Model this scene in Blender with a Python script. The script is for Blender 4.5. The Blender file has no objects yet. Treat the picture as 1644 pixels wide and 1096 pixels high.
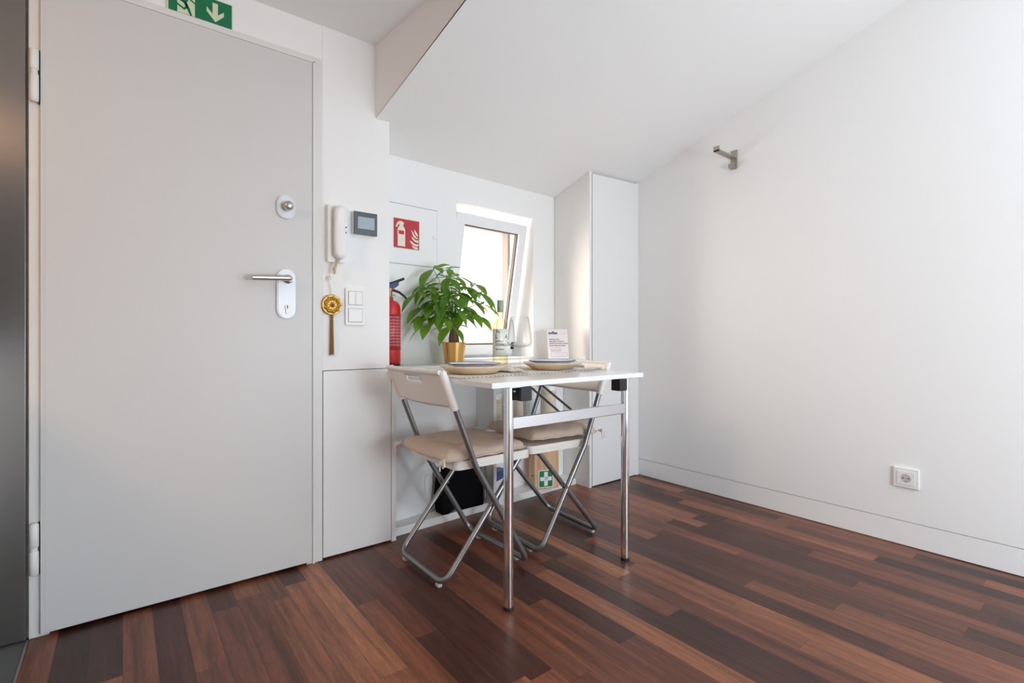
import bpy, bmesh, math, random
from mathutils import Vector, Matrix
PI = math.pi
sc = bpy.context.scene
COL = sc.collection

# ------------------------------------------------------------------ camera
cam_d = bpy.data.cameras.new('camera')
cam = bpy.data.objects.new('camera', cam_d)
COL.objects.link(cam)
cam.location = (0, 0, 0.9)
cam.rotation_euler = (PI / 2, 0, -math.radians(38))
cam_d.sensor_width = 36
cam_d.lens = 36 * 800 / 1644
cam_d.shift_y = -8 / 1644
cam_d.clip_start = 0.02
sc.camera = cam

# ------------------------------------------------------------------ light
sc.view_settings.view_transform = 'Standard'
sc.view_settings.look = 'None'
sc.view_settings.gamma = 1
sc.view_settings.use_curve_mapping = False
sc.view_settings.exposure = 0.19
sc.cycles.max_bounces = 14
sc.cycles.diffuse_bounces = 8
sc.cycles.transparent_max_bounces = 24
sc.cycles.use_denoising = True
sc.cycles.caustics_reflective = False
sc.cycles.caustics_refractive = False

world = bpy.data.worlds.new('sky')
sc.world = world
world.use_nodes = True
bg = world.node_tree.nodes['Background']
bg.inputs[0].default_value = (0.95, 0.97, 1.0, 1)
bg.inputs[1].default_value = 1.7


def area(name, loc, target, sx, sy, power, color):
    d = bpy.data.lights.new(name, 'AREA')
    d.shape = 'RECTANGLE'
    d.size, d.size_y = sx, sy
    d.energy = power
    d.color = color
    o = bpy.data.objects.new(name, d)
    COL.objects.link(o)
    o.location = loc
    o.rotation_euler = (Vector(target) - Vector(loc)).to_track_quat('-Z', 'Y').to_euler()
    return o


# added daylight panels, unseen: an invented roof window and balcony door behind the camera
area('added_skylight', (1.90, -0.55, 2.80), (1.75, -0.05, 1.3), 0.85, 1.0, 8, (0.80, 0.90, 1.0))
area('added_back_daylight', (1.75, -1.78, 0.90), (1.75, 0.0, 0.90), 1.6, 1.6, 22, (0.79, 0.90, 1.0))
# added fill light, unseen behind the camera, evens the wall brightness
gl_d = bpy.data.lights.new('room_fill_light', 'POINT')
gl_d.energy = 61
gl_d.color = (0.80, 0.91, 1.0)
gl_d.shadow_soft_size = 0.22
gl_o = bpy.data.objects.new('room_fill_light', gl_d)
COL.objects.link(gl_o)
gl_o.location = (1.30, -1.30, 0.74)
# added warm lights, unseen at left: door glow and steel panel reflection
area('warm_door_fill', (-1.16, 1.0, 1.80), (-0.5, 1.25, 1.0), 0.06, 0.5, 13, (1.0, 0.62, 0.38))
area('warm_steel_fill', (-0.60, 0.80, 1.84), (-0.60, 1.5, 1.70), 0.5, 0.05, 0.4, (1.0, 0.55, 0.28))
# daylight at the tilted window
area('window_daylight', (1.40, 2.90, 1.30), (1.9, 2.1, 1.15), 0.5, 0.8, 17, (1.0, 0.86, 0.73))

# ------------------------------------------------------------------ materials
MATS = {}


def mat(name, color, rough=0.5, metal=0.0, spec=0.5, bump=0.0, bscale=200, var=0.0, vscale=4, coat=0.0, aniso=None):
    if name in MATS:
        return MATS[name]
    m = bpy.data.materials.new(name)
    m.use_nodes = True
    nt = m.node_tree
    b = nt.nodes['Principled BSDF']
    b.inputs['Base Color'].default_value = (*color, 1)
    b.inputs['Roughness'].default_value = rough
    b.inputs['Metallic'].default_value = metal
    b.inputs['Specular IOR Level'].default_value = spec
    if coat:
        b.inputs['Coat Weight'].default_value = coat
        b.inputs['Coat Roughness'].default_value = 0.1
    tc = nt.nodes.new('ShaderNodeTexCoord')
    if bump or var:
        n = nt.nodes.new('ShaderNodeTexNoise')
        n.inputs['Scale'].default_value = bscale
        n.inputs['Detail'].default_value = 4
        if aniso:
            mp = nt.nodes.new('ShaderNodeMapping')
            mp.inputs['Scale'].default_value = aniso
            nt.links.new(tc.outputs['Object'], mp.inputs['Vector'])
            nt.links.new(mp.outputs[0], n.inputs['Vector'])
        else:
            nt.links.new(tc.outputs['Object'], n.inputs['Vector'])
    if bump:
        bp = nt.nodes.new('ShaderNodeBump')
        bp.inputs['Strength'].default_value = bump
        bp.inputs['Distance'].default_value = 0.002
        nt.links.new(n.outputs['Fac'], bp.inputs['Height'])
        nt.links.new(bp.outputs[0], b.inputs['Normal'])
    if var:
        n2 = nt.nodes.new('ShaderNodeTexNoise')
        n2.inputs['Scale'].default_value = vscale
        n2.inputs['Detail'].default_value = 3
        nt.links.new(tc.outputs['Object'], n2.inputs['Vector'])
        mr = nt.nodes.new('ShaderNodeMapRange')
        mr.inputs['To Min'].default_value = 1 - var
        mr.inputs['To Max'].default_value = 1 + var
        nt.links.new(n2.outputs['Fac'], mr.inputs['Value'])
        mx = nt.nodes.new('ShaderNodeMix')
        mx.data_type = 'RGBA'
        mx.blend_type = 'MULTIPLY'
        mx.inputs['Factor'].default_value = 1
        mx.inputs[6].default_value = (*color, 1)
        nt.links.new(mr.outputs[0], mx.inputs[7])
        nt.links.new(mx.outputs[2], b.inputs['Base Color'])
    MATS[name] = m
    return m


def math_node(nt, op, a, b=None, c=None):
    n = nt.nodes.new('ShaderNodeMath')
    n.operation = op
    for i, v in enumerate((a, b, c)):
        if v is None:
            continue
        if isinstance(v, (int, float)):
            n.inputs[i].default_value = v
        else:
            nt.links.new(v, n.inputs[i])
    return n.outputs[0]


def glass(name, tint=(1, 1, 1), edge=(0.6, 0.63, 0.63), ior=1.45, refl=0.9, blend=0.25):
    """thin clear sheet: transparent, darker where seen edge-on, with mirror reflections by Fresnel"""
    m = bpy.data.materials.new(name)
    m.use_nodes = True
    nt = m.node_tree
    nt.nodes.remove(nt.nodes['Principled BSDF'])
    out = nt.nodes['Material Output']
    tr = nt.nodes.new('ShaderNodeBsdfTransparent')
    gl = nt.nodes.new('ShaderNodeBsdfGlossy')
    gl.inputs['Roughness'].default_value = 0.02
    gl.inputs['Color'].default_value = (refl, refl, refl, 1)
    fz = nt.nodes.new('ShaderNodeLayerWeight')
    fz.inputs['Blend'].default_value = 0.5
    f0 = ((ior - 1) / (ior + 1)) ** 2
    frs = math_node(nt, 'MULTIPLY_ADD', math_node(nt, 'POWER', fz.outputs['Facing'], 5.0), 1 - f0, f0)
    lw = nt.nodes.new('ShaderNodeLayerWeight')
    lw.inputs['Blend'].default_value = 0.5
    mc = nt.nodes.new('ShaderNodeMix')
    mc.data_type = 'RGBA'
    mc.inputs[6].default_value = (*tint, 1)
    mc.inputs[7].default_value = (*edge, 1)
    nt.links.new(math_node(nt, 'POWER', lw.outputs['Facing'], 2.2), mc.inputs['Factor'])
    nt.links.new(mc.outputs[2], tr.inputs['Color'])
    ms = nt.nodes.new('ShaderNodeMixShader')
    nt.links.new(frs, ms.inputs[0])
    nt.links.new(tr.outputs[0], ms.inputs[1])
    nt.links.new(gl.outputs[0], ms.inputs[2])
    nt.links.new(ms.outputs[0], out.inputs['Surface'])
    MATS[name] = m
    return m


def ramp(nt, fac, stops):
    r = nt.nodes.new('ShaderNodeValToRGB')
    el = r.color_ramp.elements
    while len(el) < len(stops):
        el.new(0.5)
    for e, (p, c) in zip(el, stops):
        e.position = p
        e.color = (*c, 1)
    nt.links.new(fac, r.inputs[0])
    return r.outputs[0]


def parquet():
    m = bpy.data.materials.new('dark_red_parquet')
    m.use_nodes = True
    nt = m.node_tree
    b = nt.nodes['Principled BSDF']
    L = nt.links
    tc = nt.nodes.new('ShaderNodeTexCoord')
    sp = nt.nodes.new('ShaderNodeSeparateXYZ')
    L.new(tc.outputs['Object'], sp.inputs[0])
    x, y = sp.outputs[0], sp.outputs[1]
    W = 0.0765
    xr = math_node(nt, 'DIVIDE', x, W)
    row = math_node(nt, 'FLOOR', xr)
    fx = math_node(nt, 'SUBTRACT', xr, row)
    wn = nt.nodes.new('ShaderNodeTexWhiteNoise')
    wn.noise_dimensions = '1D'
    L.new(row, wn.inputs['W'])
    wn2 = nt.nodes.new('ShaderNodeTexWhiteNoise')
    wn2.noise_dimensions = '1D'
    L.new(math_node(nt, 'ADD', row, 71.3), wn2.inputs['W'])
    length = math_node(nt, 'MULTIPLY_ADD', wn2.outputs['Value'], 0.55, 0.5)
    yy = math_node(nt, 'DIVIDE', math_node(nt, 'MULTIPLY_ADD', wn.outputs['Value'], 3.7, y), length)
    col = math_node(nt, 'FLOOR', yy)
    fy = math_node(nt, 'SUBTRACT', yy, col)
    cb = nt.nodes.new('ShaderNodeCombineXYZ')
    L.new(row, cb.inputs[0])
    L.new(col, cb.inputs[1])
    wp = nt.nodes.new('ShaderNodeTexWhiteNoise')
    wp.noise_dimensions = '3D'
    L.new(cb.outputs[0], wp.inputs['Vector'])
    rnd = wp.outputs['Value']
    base = ramp(nt, rnd, [(0.0, (0.042, 0.0155, 0.011)), (0.2, (0.070, 0.0235, 0.015)), (0.45, (0.122, 0.040, 0.0235)),
                          (0.7, (0.182, 0.062, 0.033)), (0.88, (0.255, 0.096, 0.047)), (1.0, (0.35, 0.150, 0.070))])
    # grain, stretched along each plank and shifted per plank
    gv = nt.nodes.new('ShaderNodeCombineXYZ')
    L.new(math_node(nt, 'MULTIPLY_ADD', rnd, 40.0, math_node(nt, 'MULTIPLY', x, 46.0)), gv.inputs[0])
    L.new(math_node(nt, 'MULTIPLY', y, 2.6), gv.inputs[1])
    L.new(rnd, gv.inputs[2])
    g = nt.nodes.new('ShaderNodeTexNoise')
    g.inputs['Scale'].default_value = 1.0
    g.inputs['Detail'].default_value = 7
    g.inputs['Roughness'].default_value = 0.62
    g.inputs['Distortion'].default_value = 0.5
    L.new(gv.outputs[0], g.inputs['Vector'])
    gmr = nt.nodes.new('ShaderNodeMapRange')
    gmr.inputs['From Min'].default_value = 0.3
    gmr.inputs['From Max'].default_value = 0.7
    gmr.inputs['To Min'].default_value = 0.50
    gmr.inputs['To Max'].default_value = 1.52
    L.new(g.outputs['Fac'], gmr.inputs['Value'])
    mx = nt.nodes.new('ShaderNodeMix')
    mx.data_type = 'RGBA'
    mx.blend_type = 'MULTIPLY'
    mx.inputs['Factor'].default_value = 1
    L.new(base, mx.inputs[6])
    L.new(gmr.outputs[0], mx.inputs[7])
    # fine pores
    pv = nt.nodes.new('ShaderNodeCombineXYZ')
    L.new(math_node(nt, 'MULTIPLY', x, 420.0), pv.inputs[0])
    L.new(math_node(nt, 'MULTIPLY', y, 22.0), pv.inputs[1])
    p = nt.nodes.new('ShaderNodeTexNoise')
    p.inputs['Scale'].default_value = 1
    p.inputs['Detail'].default_value = 3
    L.new(pv.outputs[0], p.inputs['Vector'])
    pm = nt.nodes.new('ShaderNodeMapRange')
    pm.inputs['From Min'].default_value = 0.35
    pm.inputs['From Max'].default_value = 0.6
    pm.inputs['To Min'].default_value = 0.78
    pm.inputs['To Max'].default_value = 1.08
    L.new(p.outputs['Fac'], pm.inputs['Value'])
    mx2 = nt.nodes.new('ShaderNodeMix')
    mx2.data_type = 'RGBA'
    mx2.blend_type = 'MULTIPLY'
    mx2.inputs['Factor'].default_value = 1
    L.new(mx.outputs[2], mx2.inputs[6])
    L.new(pm.outputs[0], mx2.inputs[7])
    # joints
    ex = math_node(nt, 'MULTIPLY', math_node(nt, 'MINIMUM', fx, math_node(nt, 'SUBTRACT', 1.0, fx)), W)
    ey = math_node(nt, 'MULTIPLY', math_node(nt, 'MINIMUM', fy, math_node(nt, 'SUBTRACT', 1.0, fy)), length)
    e = math_node(nt, 'MINIMUM', ex, ey)
    jm = nt.nodes.new('ShaderNodeMapRange')
    jm.inputs['From Min'].default_value = 0.0002
    jm.inputs['From Max'].default_value = 0.0012
    jm.inputs['To Min'].default_value = 0.45
    jm.inputs['To Max'].default_value = 1.0
    L.new(e, jm.inputs['Value'])
    mx3 = nt.nodes.new('ShaderNodeMix')
    mx3.data_type = 'RGBA'
    mx3.blend_type = 'MULTIPLY'
    mx3.inputs['Factor'].default_value = 1
    L.new(mx2.outputs[2], mx3.inputs[6])
    L.new(jm.outputs[0], mx3.inputs[7])
    L.new(mx3.outputs[2], b.inputs['Base Color'])
    # worn varnish
    rn = nt.nodes.new('ShaderNodeTexNoise')
    rn.inputs['Scale'].default_value = 5
    rn.inputs['Detail'].default_value = 6
    L.new(tc.outputs['Object'], rn.inputs['Vector'])
    rm = nt.nodes.new('ShaderNodeMapRange')
    rm.inputs['To Min'].default_value = 0.27
    rm.inputs['To Max'].default_value = 0.46
    L.new(rn.outputs['Fac'], rm.inputs['Value'])
    L.new(rm.outputs[0], b.inputs['Roughness'])
    b.inputs['Specular IOR Level'].default_value = 0.42
    bp = nt.nodes.new('ShaderNodeBump')
    bp.inputs['Strength'].default_value = 0.25
    bp.inputs['Distance'].default_value = 0.0006
    L.new(math_node(nt, 'ADD', math_node(nt, 'MULTIPLY', p.outputs['Fac'], 0.3), jm.outputs[0]), bp.inputs['Height'])
    L.new(bp.outputs[0], b.inputs['Normal'])
    return m


def pine_mat():
    m = bpy.data.materials.new('pale_pine_wood')
    m.use_nodes = True
    nt = m.node_tree
    b = nt.nodes['Principled BSDF']
    tc = nt.nodes.new('ShaderNodeTexCoord')
    mp = nt.nodes.new('ShaderNodeMapping')
    mp.inputs['Scale'].default_value = (60, 60, 4)
    nt.links.new(tc.outputs['Object'], mp.inputs[0])
    n = nt.nodes.new('ShaderNodeTexNoise')
    n.inputs['Scale'].default_value = 1
    n.inputs['Detail'].default_value = 5
    nt.links.new(mp.outputs[0], n.inputs['Vector'])
    c = ramp(nt, n.outputs['Fac'], [(0.3, (0.52, 0.30, 0.15)), (0.7, (0.76, 0.52, 0.31))])
    nt.links.new(c, b.inputs['Base Color'])
    b.inputs['Roughness'].default_value = 0.5
    return m


def leaf_mat():
    m = bpy.data.materials.new('leaf_green')
    m.use_nodes = True
    nt = m.node_tree
    b = nt.nodes['Principled BSDF']
    tc = nt.nodes.new('ShaderNodeTexCoord')
    n = nt.nodes.new('ShaderNodeTexNoise')
    n.inputs['Scale'].default_value = 18
    nt.links.new(tc.outputs['Object'], n.inputs['Vector'])
    c = ramp(nt, n.outputs['Fac'], [(0.3, (0.048, 0.15, 0.013)), (0.7, (0.115, 0.27, 0.026))])
    nt.links.new(c, b.inputs['Base Color'])
    b.inputs['Roughness'].default_value = 0.42
    t = nt.nodes.new('ShaderNodeBsdfTranslucent')
    t.inputs[0].default_value = (0.42, 0.70, 0.08, 1)
    ms = nt.nodes.new('ShaderNodeMixShader')
    ms.inputs[0].default_value = 0.38
    out = nt.nodes['Material Output']
    nt.links.new(b.outputs[0], ms.inputs[1])
    nt.links.new(t.outputs[0], ms.inputs[2])
    nt.links.new(ms.outputs[0], out.inputs['Surface'])
    return m


WALL = mat('white_wall_paint', (0.86, 0.86, 0.855), 0.75, bump=0.05, bscale=90)
CEIL = mat('white_ceiling_paint', (0.86, 0.855, 0.845), 0.8, bump=0.05, bscale=60)
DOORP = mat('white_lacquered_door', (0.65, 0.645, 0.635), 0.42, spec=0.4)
FRAMEP = mat('off_white_door_frame', (0.74, 0.735, 0.71), 0.45)
CABP = mat('white_melamine', (0.80, 0.80, 0.79), 0.4)
TOPP = mat('white_gloss_laminate', (0.86, 0.87, 0.89), 0.16)
PVC = mat('white_pvc', (0.84, 0.85, 0.86), 0.3)
PLAST = mat('white_plastic', (0.82, 0.82, 0.80), 0.35)
CHAIRP = mat('cream_white_chair_plastic', (0.84, 0.80, 0.745), 0.38)
STEEL = mat('brushed_stainless_steel', (0.36, 0.345, 0.33), 0.25, metal=1.0, bump=0.05, bscale=30, aniso=(1, 1, 30))
CHROME = mat('chrome', (0.80, 0.80, 0.80), 0.07, metal=1.0)
GREYTUBE = mat('silver_grey_tube', (0.27, 0.275, 0.285), 0.32, metal=0.8)
SATIN = mat('satin_metal', (0.62, 0.61, 0.59), 0.3, metal=1.0)
NICKEL = mat('brushed_nickel_hook', (0.42, 0.38, 0.33), 0.42, metal=0.8)
BLACK = mat('black_plastic', (0.012, 0.012, 0.013), 0.5)
BLACKF = mat('black_fabric', (0.004, 0.004, 0.005), 0.9, spec=0.1)
DARK = mat('dark_gap', (0.02, 0.018, 0.016), 0.8)
CUSH = mat('beige_cotton', (0.62, 0.50, 0.41), 0.9, spec=0.15, bump=0.35, bscale=900, var=0.05)
LINEN = mat('cream_linen', (0.80, 0.745, 0.67), 0.9, spec=0.1, bump=0.3, bscale=700, var=0.04)
STITCH = mat('dark_stitching', (0.13, 0.11, 0.10), 0.9)
STONE = mat('cream_stoneware', (0.80, 0.68, 0.52), 0.35, var=0.03)
CERAM = mat('white_enamel', (0.84, 0.86, 0.88), 0.15)
BLUE = mat('blue_enamel_rim', (0.03, 0.06, 0.32), 0.25)
GOLD = mat('brushed_gold_pot', (0.72, 0.44, 0.15), 0.30, metal=0.9, bump=0.08, bscale=20, aniso=(1, 1, 20))
GOLDT = mat('gold_metal', (0.50, 0.29, 0.07), 0.38, metal=0.85, bump=0.4, bscale=300)
GOLDTH = mat('golden_brown_thread', (0.27, 0.14, 0.035), 0.8, bump=0.5, bscale=400)
RED = mat('red_lacquer', (0.55, 0.015, 0.02), 0.28)
SIGNRED = mat('sign_red', (0.47, 0.025, 0.035), 0.5)
SIGNGRN = mat('sign_green', (0.0, 0.165, 0.065), 0.45)
PALE = mat('pale_luminescent_cream', (0.66, 0.72, 0.50), 0.5)
PALEW = mat('pale_cream', (0.78, 0.74, 0.62), 0.5)
WHITE = mat('printed_white', (0.85, 0.86, 0.84), 0.5)
NAVY = mat('navy_plastic', (0.03, 0.04, 0.14), 0.45)
SOIL = mat('potting_soil', (0.05, 0.03, 0.018), 0.95, bump=0.8, bscale=120)
BARK = mat('brown_bark', (0.16, 0.085, 0.05), 0.9, bump=0.6, bscale=120)
STEMG = mat('green_stem', (0.14, 0.30, 0.05), 0.5)
SCREEN = mat('grey_blue_screen', (0.36, 0.44, 0.50), 0.2)
SLATE = mat('slate_grey_bezel', (0.09, 0.10, 0.12), 0.25)
TILE = mat('grey_floor_tile', (0.11, 0.112, 0.11), 0.3, var=0.1, vscale=9)
CREAMP = mat('cream_card', (0.70, 0.61, 0.49), 0.6)
PINKC = mat('pale_pink_card', (0.82, 0.74, 0.73), 0.35)
INK = mat('dark_ink', (0.03, 0.035, 0.07), 0.6)
REDINK = mat('red_ink', (0.75, 0.30, 0.27), 0.6)
GREYINK = mat('pale_grey_ink', (0.55, 0.50, 0.52), 0.6)
CORD = mat('cream_cord', (0.70, 0.60, 0.42), 0.8)
TANR = mat('tan_exterior_render', (0.62, 0.55, 0.48), 0.8)
LABELP = mat('white_label_paper', (0.84, 0.84, 0.80), 0.6)
CAPG = mat('sage_green_capsule', (0.24, 0.38, 0.26), 0.35)
BLUEP = mat('blue_carton', (0.06, 0.11, 0.30), 0.5)
RUBBER = mat('clear_grey_rubber', (0.55, 0.53, 0.50), 0.5)
WINDOWGLASS = glass('window_glass', (1, 1, 1), (0.9, 0.93, 0.93))
CRYSTAL = glass('clear_crystal', (0.99, 0.99, 0.99), (0.36, 0.39, 0.40), 1.5, 1.0, 0.12)
WINE = glass('pale_yellow_wine_glass', (0.97, 0.93, 0.73), (0.52, 0.44, 0.24), 1.45, 0.9, 0.3)
ACRYL = glass('clear_acrylic', (0.97, 0.97, 0.96), (0.75, 0.72, 0.70), 1.4)
PINE = pine_mat()
LEAF = leaf_mat()
PARQ = parquet()


# ------------------------------------------------------------------ mesh helpers
class MB:
    def __init__(self):
        self.v, self.f = [], []
        self.bev = False

    def add(self, vs, fs, M=None):
        o = len(self.v)
        for p in vs:
            p = Vector(p)
            self.v.append(M @ p if M else p)
        self.f += [tuple(i + o for i in f) for f in fs]
        return self

    def from_bm(self, bm, M=None):
        bm.verts.index_update()
        vs = [v.co.copy() for v in bm.verts]
        fs = [tuple(v.index for v in f.verts) for f in bm.faces]
        bm.free()
        return self.add(vs, fs, M)

    def box(self, x0, x1, y0, y1, z0, z1, bev=0.0, M=None, seg=2):
        bm = bmesh.new()
        bmesh.ops.create_cube(bm, size=1)
        for v in bm.verts:
            v.co = Vector((x0 + (v.co.x + .5) * (x1 - x0), y0 + (v.co.y + .5) * (y1 - y0), z0 + (v.co.z + .5) * (z1 - z0)))
        if bev:
            self.bev = True
            bmesh.ops.bevel(bm, geom=list(bm.edges) + list(bm.verts), offset=bev, segments=seg, affect='EDGES', profile=0.5)
        return self.from_bm(bm, M)

    def tube(self, path, r, n=12, closed=False, cap=True, M=None):
        P = [Vector(p) for p in path]
        m = len(P)
        rr = r if isinstance(r, (list, tuple)) else [r] * m
        T = []
        for i in range(m):
            if closed:
                t = P[(i + 1) % m] - P[i - 1]
            else:
                t = P[min(i + 1, m - 1)] - P[max(i - 1, 0)]
            T.append(t.normalized())
        up = Vector((0, 0, 1)) if abs(T[0].z) < 0.9 else Vector((1, 0, 0))
        N = (up - T[0] * up.dot(T[0])).normalized()
        vs, fs = [], []
        for i in range(m):
            if i:
                ax = T[i - 1].cross(T[i])
                if ax.length > 1e-7:
                    N = Matrix.Rotation(T[i - 1].angle(T[i]), 3, ax) @ N
                N = (N - T[i] * N.dot(T[i])).normalized()
            B = T[i].cross(N)
            for k in range(n):
                a = 2 * PI * k / n
                vs.append(P[i] + (N * math.cos(a) + B * math.sin(a)) * rr[i])
        for i in range(m if closed else m - 1):
            j = (i + 1) % m
            for k in range(n):
                l = (k + 1) % n
                fs.append((i * n + k, i * n + l, j * n + l, j * n + k))
        if cap and not closed:
            fs.append(tuple(range(n - 1, -1, -1)))
            fs.append(tuple((m - 1) * n + k for k in range(n)))
        return self.add(vs, fs, M)

    def lathe(self, prof, n=32, M=None, cap0=True, cap1=True, rot=0.0):
        vs, fs = [], []
        for (r, z) in prof:
            for k in range(n):
                a = 2 * PI * k / n + rot
                vs.append((r * math.cos(a), r * math.sin(a), z))
        m = len(prof)
        for i in range(m - 1):
            for k in range(n):
                l = (k + 1) % n
                fs.append((i * n + k, i * n + l, (i + 1) * n + l, (i + 1) * n + k))
        if cap0:
            fs.append(tuple(range(n - 1, -1, -1)))
        if cap1:
            fs.append(tuple((m - 1) * n + k for k in range(n)))
        return self.add(vs, fs, M)

    def prism(self, pts, z0, z1, M=None):
        """outline in local xy, extruded from z0 to z1"""
        n = len(pts)
        vs = [(x, y, z0) for x, y in pts] + [(x, y, z1) for x, y in pts]
        fs = [tuple(range(n - 1, -1, -1)), tuple(range(n, 2 * n))]
        fs += [(i, (i + 1) % n, n + (i + 1) % n, n + i) for i in range(n)]
        return self.add(vs, fs, M)

    def grid(self, fn, nu, nv, M=None, skip=None):
        vs = [fn(i / nu, j / nv) for j in range(nv + 1) for i in range(nu + 1)]
        fs = []
        for j in range(nv):
            for i in range(nu):
                if skip and skip(i, j):
                    continue
                a = j * (nu + 1) + i
                fs.append((a, a + 1, a + nu + 2, a + nu + 1))
        return self.add(vs, fs, M)

    def build(self, name, m, parent=None, smooth=50, fix=True):
        me = bpy.data.meshes.new(name)
        me.from_pydata([tuple(v) for v in self.v], [], self.f)
        if fix:
            bm = bmesh.new()
            bm.from_mesh(me)
            bmesh.ops.recalc_face_normals(bm, faces=bm.faces)
            bm.to_mesh(me)
            bm.free()
        me.materials.append(m)
        if smooth:
            for p in me.polygons:
                p.use_smooth = True
            me.set_sharp_from_angle(angle=math.radians(smooth))
        o = bpy.data.objects.new(name, me)
        COL.objects.link(o)
        if parent:
            o.parent = parent
        if self.bev:
            wn = o.modifiers.new('face_normals', 'WEIGHTED_NORMAL')
            wn.keep_sharp = True
            wn.weight = 100
        return o


def circ(cx, cy, r, n=20, a0=0, a1=2 * PI):
    full = abs(a1 - a0 - 2 * PI) < 1e-6
    k = n if full else n + 1
    return [(cx + r * math.cos(a0 + (a1 - a0) * i / n), cy + r * math.sin(a0 + (a1 - a0) * i / n)) for i in range(k)]


def rrect(x0, x1, y0, y1, r, n=5):
    p = []
    for cx, cy, a in ((x1 - r, y0 + r, -PI / 2), (x1 - r, y1 - r, 0), (x0 + r, y1 - r, PI / 2), (x0 + r, y0 + r, PI)):
        p += [(cx + r * math.cos(a + PI / 2 * i / n), cy + r * math.sin(a + PI / 2 * i / n)) for i in range(n + 1)]
    return p


def fillet(pts, rad, n=6):
    P = [Vector(p) for p in pts]
    out = [P[0]]
    for i in range(1, len(P) - 1):
        a, b, c = P[i - 1], P[i], P[i + 1]
        u, w = (a - b).normalized(), (c - b).normalized()
        ang = u.angle(w)
        if ang > PI - 0.02:
            out.append(b)
            continue
        d = min(rad / math.tan(ang / 2), (a - b).length * 0.48, (c - b).length * 0.48)
        s, e = b + u * d, b + w * d
        for k in range(n + 1):
            t = k / n
            out.append(s * (1 - t) ** 2 + b * 2 * t * (1 - t) + e * t * t)
    out.append(P[-1])
    return out


def text(s, size, depth, M, mb=None, align='LEFT', bold=0.0):
    cu = bpy.data.curves.new('lettering', 'FONT')
    cu.body = s
    cu.size = size
    cu.extrude = depth
    cu.offset = bold
    cu.align_x = align
    cu.resolution_u = 3
    o = bpy.data.objects.new('lettering', cu)
    COL.objects.link(o)
    dg = bpy.context.evaluated_depsgraph_get()
    me = bpy.data.meshes.new_from_object(o.evaluated_get(dg))
    vs = [v.co.copy() for v in me.vertices]
    fs = [tuple(p.vertices) for p in me.polygons]
    bpy.data.objects.remove(o)
    bpy.data.curves.remove(cu)
    bpy.data.meshes.remove(me)
    mb = mb or MB()
    mb.add(vs, fs, M)
    return mb


def tag(o, label=None, cat=None, group=None, kind=None):
    if label:
        o['label'] = label
    if cat:
        o['category'] = cat
    if group:
        o['group'] = group
    if kind:
        o['kind'] = kind
    return o


def empty(name, loc=(0, 0, 0), rz=0.0, label=None, cat=None, group=None, kind=None):
    o = bpy.data.objects.new(name, None)
    o.empty_display_size = 0.05
    COL.objects.link(o)
    o.location = loc
    o.rotation_euler = (0, 0, rz)
    return tag(o, label, cat, group, kind)


def struct(o, label=None):
    return tag(o, label, None, None, 'structure')


def facing(x, y, z, yaw=0.0, tilt=0.0):
    """local x to the right, local y up, local z out of the wall towards -Y (yaw turns it)"""
    return Matrix.Translation((x, y, z)) @ Matrix.Rotation(yaw, 4, 'Z') @ Matrix.Rotation(PI / 2 - tilt, 4, 'X')


# ------------------------------------------------------------------ the room
B0 = 2.05            # face of the door wall
XR = 2.652           # face of the right wall
ZF = 2.15            # flat ceiling
XL = -1.30
YB = -1.70


def hs(x, y):        # height of the sloping ceiling
    return 1.836 + 0.037 * (x - 0.857) + 0.313 * (B0 - y)


def edge_x(y):       # left edge of the sloping ceiling
    return 0.857 + 0.09 * (B0 - y)


f = MB().box(-0.222, XR + 0.1, YB - 0.1, 2.9, -0.05, 0.0).build('floor', PARQ, smooth=0)
struct(f, 'dark red-brown hardwood parquet floor')
f = MB().box(XL - 0.1, -0.222, YB - 0.1, 2.9, -0.05, -0.001)
f = f.build('floor', TILE, smooth=0)
struct(f, 'grey tiled floor strip left of the parquet')
struct(MB().box(-0.2245, -0.2195, YB, 2.045, -0.004, 0.0015).build('trim_1', SATIN, smooth=0), 'thin metal strip between tile and parquet')

# door wall: beside, above and behind the door
w = MB()
w.box(-0.20, 0.615, B0 + 0.002, 2.25, 2.0, 2.4)
w.box(-0.32, -0.20, B0 + 0.016, 2.25, 0, 2.4)
w.box(0.615, 0.633, B0 + 0.002, 2.25, 0, 2.4)
w.box(0.633, 0.92, B0, 2.25, 0.763, 2.4)
w.box(-0.32, 0.633, 2.25, 2.30, 0, 2.4)
struct(w.build('wall_front', WALL, smooth=0), 'white wall with the entrance door')
w = MB().box(XL, -0.32, B0 + 0.016, 2.25, 0, 2.4)
struct(w.build('wall_front', WALL, smooth=0), 'white wall behind the steel panel')
w = MB().box(XL - 0.1, XL, YB - 0.1, 2.30, 0, 2.4)
struct(w.build('wall_left', mat('grey_kitchen_wall', (0.22, 0.21, 0.20), 0.6), smooth=0))

# right wall with a flush baseboard and shadow groove
w = MB().box(XR, XR + 0.1, YB - 0.1, 2.60, 0.1065, 4.0)
struct(w.build('wall_right', WALL, smooth=0), 'plain white right wall')
w = MB().box(XR, XR + 0.05, YB, B0 + 0.3, 0.003, 0.1035)
struct(w.build('baseboard_right', WALL, smooth=0), 'flush white baseboard under a thin groove')
w = MB().box(XR + 0.012, XR + 0.06, YB, B0 + 0.3, 0.0, 0.108)
struct(w.build('trim_2', DARK, smooth=0), 'dark shadow groove of the baseboard')

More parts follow.
